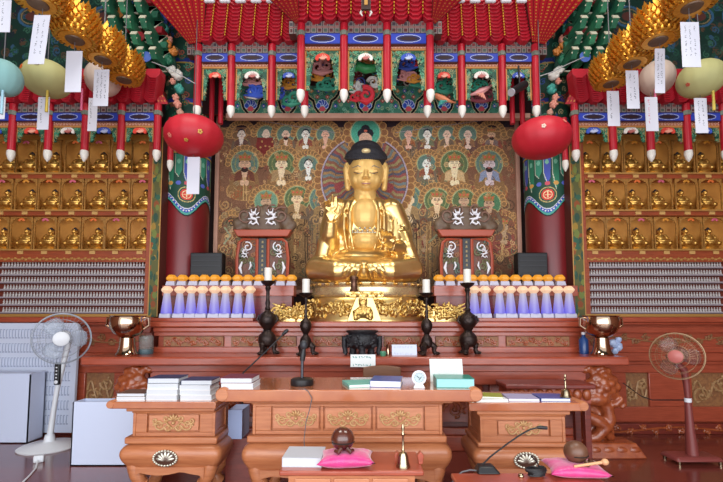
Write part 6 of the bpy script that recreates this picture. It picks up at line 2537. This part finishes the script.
def bracket_set(sgn, label):
    """stacked green bracket arms stepping out from the column head"""
    U = (lambda u: u) if sgn < 0 else (lambda u: 731 - u)
    Y = 5.6
    t = thing('bracket_set', label, 'bracket', P(U(150), 74, Y))
    rdx = random.Random(8)
    tiers = [(-8, 108, 150), (6, 112, 156), (20, 116, 162), (35, 122, 166), (50, 130, 170), (64, 138, 173)]
    for i, (v, ua, ub) in enumerate(tiers):
        yy = Y - .42 + .07 * i
        xa, xb = sorted((P(U(ua), v, yy).x, P(U(ub), v, yy).x))
        z0, z1 = P(361, v + 7, yy).z, P(361, v, yy).z
        b = MB()
        n = 5
        b.prism([(xa, z1), (xa, z1 - .03), (xa + .08, z0), (xb - .08, z0), (xb, z1 - .03), (xb, z1)], yy, yy + .12)
        o = b.build('bracket_arm', M['green'], t, .004)
        MB().prism([(xa - .002, z1 - .012), (xa + .08, z0 - .012), (xb - .08, z0 - .012), (xb + .002, z1 - .012), (xb, z1 - .03), (xb - .085, z0 + .006), (xa + .085, z0 + .006), (xa, z1 - .03)], yy - .006, yy + .01).build('cream_edge', M['cream'], o)
        q = MB()
        m = 4
        for j in range(m):
            xx = xa + (xb - xa) * (j + .5) / m
            q.frust(xx - .035, xx + .035, yy - .05, yy + .08, z1, xx - .055, xx + .055, yy - .07, yy + .1, z1 + .07)
        q.build('bearing_block', M['red_dk'] if i % 2 else M['green'], o)
        # arms reaching out to the viewer
        for j in range(3):
            xx = xa + (xb - xa) * (j + .35) / 3
            r = MB()
            r.prism([(yy, z0), (yy, z1), (yy - .34, z1 + .02), (yy - .38, z1 - .04), (yy - .3, z0 - .02), (yy - .16, z0)], xx - .035, xx + .035, 'yz')
            w = r.build('reaching_arm', mat('leaf_green', '#3a8c62', .5, 0, '#2a6e50', 12) if j % 2 else M['green'], t, .004)
            s = MB()
            s.prism([(yy - .385, z1 - .04), (yy - .345, z1 + .022), (yy - .33, z1 + .022), (yy - .37, z1 - .04)], xx - .037, xx + .037, 'yz')
            s.tube([(xx - .037, yy - .34, z0 + .03), (xx - .02, yy - .36, z1 - .03), (xx + .037, yy - .34, z0 + .03)], .01, 6)
            s.build('cream_tip', M['cream'], w)
    for (u, v, c) in ((129, 4, 'skyblue'), (140, 38, 'red_dk'), (147, 58, 'skyblue'), (120, 14, 'orange')):
        k = PXS(v, 5.25)
        MB().lathe([(0, 0), (5 * k, .01), (5.5 * k, .03), (0, .04)], P(U(u), v, 5.25), 14, M=Matrix(((1, 0, 0), (0, 0, -1), (0, 1, 0)))).build('painted_rosette', M[c], t)
    # carved garland of fruit and lotus down the inner edge
    lumps = [(157, 8, 6, 'skyblue'), (162, 20, 7, 'skyblue'), (158, 14, 4, 'teal'), (164, 30, 6, 'teal'), (169, 40, 4.5, 'salmon'), (167, 46, 6, 'orange'), (174, 52, 5, 'orange'), (169, 61, 5.5, 'green'), (172, 70, 5, 'bud'),
             (178, 76, 6, 'bud'), (173, 82, 3.5, 'salmon'), (180, 90, 5.5, 'teal'), (176, 98, 4, 'salmon'), (178, 105, 4.5, 'salmon'), (181, 113, 4, 'pink')]
    for (u, v, s, c) in lumps:
        yy = 5.5
        k = PXS(v, yy)
        b = MB()
        ctr = P(U(u), v, yy)
        b.ell(ctr, (s * k * .8, s * k * .8, s * k * .75), 10, 8)
        for j in range(6):
            a = rdx.random() * 6.28
            b.ell(ctr + Vector((math.cos(a) * s * k * .6, -.4 * s * k, math.sin(a) * s * k * .6)), (s * k * .45, s * k * .4, s * k * .28), 8, 6, (0, a, 0))
        b.build('carved_lotus', M[c], t)
    MB().tube([P(U(u), v, 5.55) for u, v in ((150, -5), (160, 20), (170, 50), (176, 80), (180, 116))], .05, 8).build('garland_stem', M['dkgreen'], t)


bracket_set(-1, 'stacked green roof brackets with colourful carved lotus above the left column')
bracket_set(1, 'stacked green roof brackets with colourful carved lotus above the right column')

# red rods behind the fretwork, spotlight
for s, nm in ((-1, 'left'), (1, 'right')):
    for u in ((212, 221) if s < 0 else (512, 522)):
        x = P(u, 100, 5.7).x
        o = MB().lathe([(.035, P(u, 124, 5.7).z), (.035, CEIL)], (x, 5.7, 0), 10).build('red_pole', M['red'])
        recenter(o)
        tag(o, 'thin red hanging pole behind the canopy, %s one on the %s of the painting' % ('outer' if (u == 212 or u == 522) else 'inner', nm), 'pole')
t = thing('spotlight', 'black cylindrical spotlight hanging under the right wing of the canopy', 'spotlight', P(518, 88, 5.2))
a, c = P(512, 92, 5.12), P(525, 84.5, 5.24)
MB().tube([a, c], [.05, .05], 16).build('housing', M['black'], t)
MB().tube([a + (a - c) * .01, a + (a - c) * .08], [.047, .047], 16).build('lens', mat('lens_grey', '#a9a9b0', .2), t)
MB().tube([a.lerp(c, .6), Vector((a.lerp(c, .6).x, 5.22, P(518, 66, 5.22).z))], .012, 8).build('mount', M['black'], t)

for nm, q, lb in (('left', ((196, 84), (182, 76), (168, 68), (152, 62)), 'thin pale wire strung left of the canopy towards the gold lanterns'), ('right', ((540, 76), (553, 72), (566, 65), (584, 57)), 'thin pale wire strung right of the canopy towards the gold lanterns')):
    o = MB().tube([P(u, v, 5.15) for u, v in q], .006, 6).build('strung_wire', mat('pale_wire', '#a8a8a8', .5))
    recenter(o)
    tag(o, lb, 'wire')
# ------------------------------------------------------------------ lanterns and tags
gl = mat('lantern_gold', '#ecb448', .3, .75, '#d4942e', 30)
disc = mat('lantern_bottom', '#6b5340', .5, .2, '#574434', 20)


def lotus_lantern():
    t = thing('lotus_lantern', '', 'lantern', (0, 0, 0), 'gold lotus lanterns')
    MB().lathe([(0, -.012), (.075, -.012), (.085, 0), (.085, .02), (0, .03)], (0, 0, 0), 24).build('bottom_disc', disc, t)
    MB().lathe([(.07, .0), (.14, .05), (.165, .13), (.15, .22), (.1, .3), (0, .33)], (0, 0, 0), 20).build('body', gl, t)
    for row in range(7):
        q = row / 6
        zz = .01 + .285 * q
        rr = .085 + .085 * math.sin(PI * (.18 + .62 * q))
        n = 22 if row < 6 else 14
        b = MB()
        tilt = .55 - .75 * q
        for i in range(n):
            a = 2 * PI * (i + .5 * (row % 2)) / n
            d = Vector((math.cos(a), math.sin(a), 0))
            s = Vector((-math.sin(a), math.cos(a), 0))
            p = Vector((0, 0, zz)) + d * rr
            m1 = p + d * (.046 + .014 * tilt) + Vector((0, 0, .004 - .014 * tilt))
            tip = m1 + d * .012 + Vector((0, 0, .04))
            w = .017
            vs = [p - s * w * .7, p + s * w * .7, m1 - s * w, m1 + s * w, tip, p - Vector((0, 0, .02)) + d * .03, (p + m1) / 2 + Vector((0, 0, .018))]
            b.add(vs, [(0, 5, 2), (5, 3, 2), (5, 1, 3), (2, 3, 4), (0, 2, 6), (2, 4, 6), (4, 3, 6), (3, 1, 6), (0, 6, 1), (0, 1, 5)])
        b.lathe([(rr + .004, zz - .012), (rr + .004, zz + .012)], (0, 0, 0), 24)
        b.build('petal_layer', gl, t, sharp=1.2)
    MB().tube([(0, 0, .3), (0, 0, 2.2)], .006, 6).build('cord', M['wire'], t)
    return t


GLN = lotus_lantern()
POSN = ['nearest', 'second nearest', 'second farthest', 'farthest']
lz = {}
ROW = {'left': [(38, 4, 3.42), (75, 40, 3.85), (103, 60, 4.27), (124, 80, 4.68)], 'right': [(692, 7, 3.42), (658, 41, 3.82), (632, 64, 4.2), (611, 84, 4.58)]}
f = True
for side in ('left', 'right'):
    for i, (u, v, Y) in enumerate(ROW[side]):
        lb = '%s gold lotus lantern of the row hanging at the upper %s' % (POSN[i], side)
        loc = P(u, v, Y)
        if f:
            GLN.location = loc; GLN['label'] = lb; GLN.scale = (.97,) * 3; f = False
        else:
            dup(GLN, loc, lb, scale=.97)


def paper_lantern(u, v, Y, rx, rz, col, label, deco, name='paper_lantern', cat='lantern', ribs=14, dcol=None, drops=()):
    c = P(u, v, Y)
    k = PXS(v, Y)
    R, H = rx * k, rz * k
    t = thing(name, label, cat, c - Vector((0, 0, H)))
    b = MB()
    n, m = ribs * 4, 14
    vs, fs = [], []
    prof = []
    for j in range(m + 1):
        th = -PI / 2 * .86 + PI * .86 * j / m
        prof.append((R * math.cos(th) ** .85, H * math.sin(th) / math.sin(PI / 2 * .86)))
    for r, z in prof:
        for i in range(n):
            a = 2 * PI * i / n
            g = 1 - .018 * abs(math.cos(a * ribs / 2)) ** 6
            vs.append(c + Vector((r * g * math.cos(a), r * g * math.sin(a), z)))
    for j in range(m):
        for i in range(n):
            i2 = (i + 1) % n
            fs.append((j * n + i, j * n + i2, (j + 1) * n + i2, (j + 1) * n + i))
    fs.append(tuple(reversed(range(n))))
    fs.append(tuple(m * n + i for i in range(n)))
    b.add(vs, fs)
    sh = b.build('shade', col, t)
    MB().tube([c + Vector((0, 0, H * .95)), c + Vector((0, 0, H + 1.3))], .005, 6).build('cord', M['wire'], t)
    for (du, dv, mm, s) in deco:
        dx, dz = du * k, -dv * k
        q = max(0, 1 - (dx / R) ** 2 - (dz / H * .8) ** 2)
        p = c + Vector((dx, -R * math.sqrt(q) * .985 - .002, dz))
        d = MB()
        nrm = Vector((dx / R / R, (p.y - c.y) / R / R, dz / H / H)).normalized()
        M3 = nrm.to_track_quat('Z', 'Y').to_matrix()
        for j in range(5):
            a = 2 * PI * j / 5
            e = M3 @ Vector((math.cos(a) * s * k * .6, math.sin(a) * s * k * .6, .004))
            d.lathe([(0, .003), (s * k * .42, .001), (s * k * .42, -.004)], p + e, 8, M=M3)
        d.build('flower_decal', mm, sh)
    for (du, dv, mm) in drops:
        d = MB().tube([c + Vector((du * k, -R * .3, -H * .8)), c + Vector((du * k, -R * .3, -H * .8 - dv * k))], [.011, .014], 6).build('tassel', mm, t)
    return t


yel = mat('pale_yellow_paper', '#aaa770', .7)
whi = mat('pinkish_paper', '#cdb8a8', .7)
blu = mat('pale_blue_paper', '#7ca9a8', .7)
of = mat('orange_flower', '#d86a2c', .5)
rf = mat('red_flower', '#b8503c', .6)
pinkr = mat('pink_ribbon', '#d8648c', .5)
yelr = mat('yellow_ribbon', '#c9b04a', .5)
blur = mat('blue_ribbon', '#9cc4d4', .5)
paper_lantern(103, 79, 4.95, 16.5, 16, whi, 'pinkish white paper lantern behind the left row of gold lanterns', [(-12, 4, of, 2)], drops=[(-17, 22, pinkr)])
paper_lantern(47, 79, 4.32, 22, 16.5, yel, 'pale yellow paper lantern at the upper left', [(-11, -2, of, 2.4), (6, -4.5, rf, 2.4)], drops=[(6, 24, yelr)])
paper_lantern(3, 78, 3.74, 17, 17, blu, 'pale blue paper lantern cut by the left picture edge', [(-6, 2, whi, 2.4)], drops=[(5, 26, blur)])
paper_lantern(657, 78, 4.9, 16, 16, whi, 'pinkish white paper lantern behind the right row of gold lanterns', [(-8, -7, rf, 2.6)], drops=[(-6, 22, pinkr)])
paper_lantern(701, 79, 4.3, 21, 16.5, yel, 'pale yellow paper lantern at the upper right', [(12, -7, rf, 2.4), (-18, 9, rf, 2)], drops=[(6, 22, yelr)])
redp = mat('red_paper', '#c21e30', .55, 0, '#b31929', 3)
gf = mat('gold_decal', '#c89a4a', .4, .3)
sf = mat('salmon_decal', '#d87a6a', .5)
paper_lantern(194, 136.5, 5.0, 28.5, 18.5, redp, 'big red paper lantern in front of the left column', [(15, 5, gf, 2.4), (-14, 8, sf, 2.4), (2, 13, gf, 2)], 'red_lantern')
paper_lantern(541.5, 138.5, 5.0, 28.5, 18.5, redp, 'big red paper lantern in front of the right column', [(-9, -1, whi, 2.2), (12, -7, sf, 2.2)], 'red_lantern')


def prayer_tag(u0, v0, u1, v1, Y, top, label, seed, lines=1, skew=0, ink='#6d7078', hang=None):
    """white paper slip; skew shifts its foot sideways"""
    cv = Cv(0, 0, u1 - u0, v1 - v0, 3, '#d2d2dc')
    rdx = random.Random(seed)
    w, h = u1 - u0, v1 - v0
    for c in range(lines):
        a = w * (c + 1) / (lines + 1) if lines > 1 else w * .3
        n = int(h / 2.6)
        for j in range(n):
            if rdx.random() < .8:
                b = h * .1 + h * .72 * j / n
                for q in range(2):
                    cv.line([(a + rdx.uniform(-.8, .8), b + rdx.uniform(-.8, .8)), (a + rdx.uniform(-.8, .8), b + rdx.uniform(-.8, .8))], .45, ink)
    base = rect_fn(u0, v0, u1, v1, Y)
    k = PXS((v0 + v1) / 2, Y)
    fn_ = lambda s, q: base(s, q) + Vector((skew * k * (q - .5), 0, 0))
    t = thing('prayer_tag', label, 'tag', base(.5, 1), 'white paper prayer tags')
    pigment_mesh('paper_slip', cv, fn_, M['tag'], t, (0, .004, 0), edge='#d8d8e0')
    p = fn_(.5, .0)
    MB().tube([p, Vector(hang) if hang else Vector((p.x, p.y, top))], .003, 5).build('thread', M['wire'], t)


k_ = 0
L = ROW['left']; R_ = ROW['right']
gz = lambda q: P(q[0], q[1], q[2]).z - .01
prayer_tag(-1, 0, 10.5, 32, 3.35, 4.3, 'white prayer tag at the top left picture corner', 1, 1)
prayer_tag(31, 15, 47, 64, 3.46, gz(L[0]), 'slanting white prayer tag under the nearest left gold lantern', 2, 2, -4)
prayer_tag(65.5, 51, 81.5, 92, 3.86, gz(L[1]), 'blank white prayer tag under the second left gold lantern', 3, 0)
prayer_tag(93.5, 69.5, 108.5, 106, 4.28, gz(L[2]), 'white prayer tag with columns of writing under the third left gold lantern', 4, 3)
prayer_tag(-4, 95, 5, 119, 4.05, P(0, 90, 4.05).z, 'white prayer tag under the pale blue lantern', 5, 1)
prayer_tag(37.5, 97, 49, 129.5, 4.35, P(0, 92, 4.35).z, 'white prayer tag with one line of writing under the left yellow lantern', 6, 1)
prayer_tag(88, 98, 97, 131, 4.8, P(0, 92, 4.8).z, 'narrow white prayer tag under the left pinkish lantern', 7, 1)
prayer_tag(187, 157, 199.5, 194, 5.0, P(0, 153, 5.0).z, 'plain white prayer tag hanging under the left red lantern', 8, 0)
prayer_tag(681.5, 22, 700, 67, 3.42, gz(R_[0]), 'white prayer tag with short lines under the nearest right gold lantern', 9, 3)
prayer_tag(655, 48.5, 665, 93, 3.84, gz(R_[1]), 'slanting white prayer tag under the second right gold lantern', 10, 2, -2)
prayer_tag(626.5, 70.5, 639, 108.5, 4.2, gz(R_[2]), 'white prayer tag with two lines under the third right gold lantern', 11, 2)
prayer_tag(607.5, 91, 619.5, 126, 4.58, gz(R_[3]), 'white prayer tag under the farthest right gold lantern', 12, 1)
prayer_tag(645.5, 97, 658, 131, 4.55, P(0, 92, 4.55).z, 'white prayer tag with a pink line under the right pinkish lantern', 13, 1, 0, '#d06a86')
prayer_tag(695, 98, 707.5, 133, 4.3, P(0, 92, 4.3).z, 'white prayer tag under the right yellow lantern', 14, 2)

# ------------------------------------------------------------------ light: daylight through the open front doors, with added fill
wd = bpy.data.worlds.new('World')
SC.world = wd
wd.use_nodes = True
bg = wd.node_tree.nodes['Background']
bg.inputs['Color'].default_value = (.86, .92, 1.0, 1)
bg.inputs['Strength'].default_value = 1.5


def area(name, loc, rot, sx, sy, energy, color):
    d = bpy.data.lights.new(name, 'AREA')
    d.shape = 'RECTANGLE'
    d.size, d.size_y = sx, sy
    d.energy = energy
    d.color = color
    o = bpy.data.objects.new(name, d)
    COL.objects.link(o)
    o.location = loc
    o.rotation_euler = rot
    return o


# the door opening behind the viewer, and fill lights added under the ceiling
area('door_daylight', (0, -1.3, 1.9), (PI / 2, 0, 0), 9, 3.2, 370, (.93, .96, 1.0))
for x in (-2.0, 2.0):
    area('ceiling_fill', (x, 2.9, 6.4), (-.35, 0, 0), 1.6, 1.6, 150, (1.0, .95, .88))
SC.view_settings.view_transform = 'Standard'
SC.view_settings.look = 'None'
SC.view_settings.gamma = 1
SC.view_settings.use_curve_mapping = False
SC.view_settings.exposure = -0.1
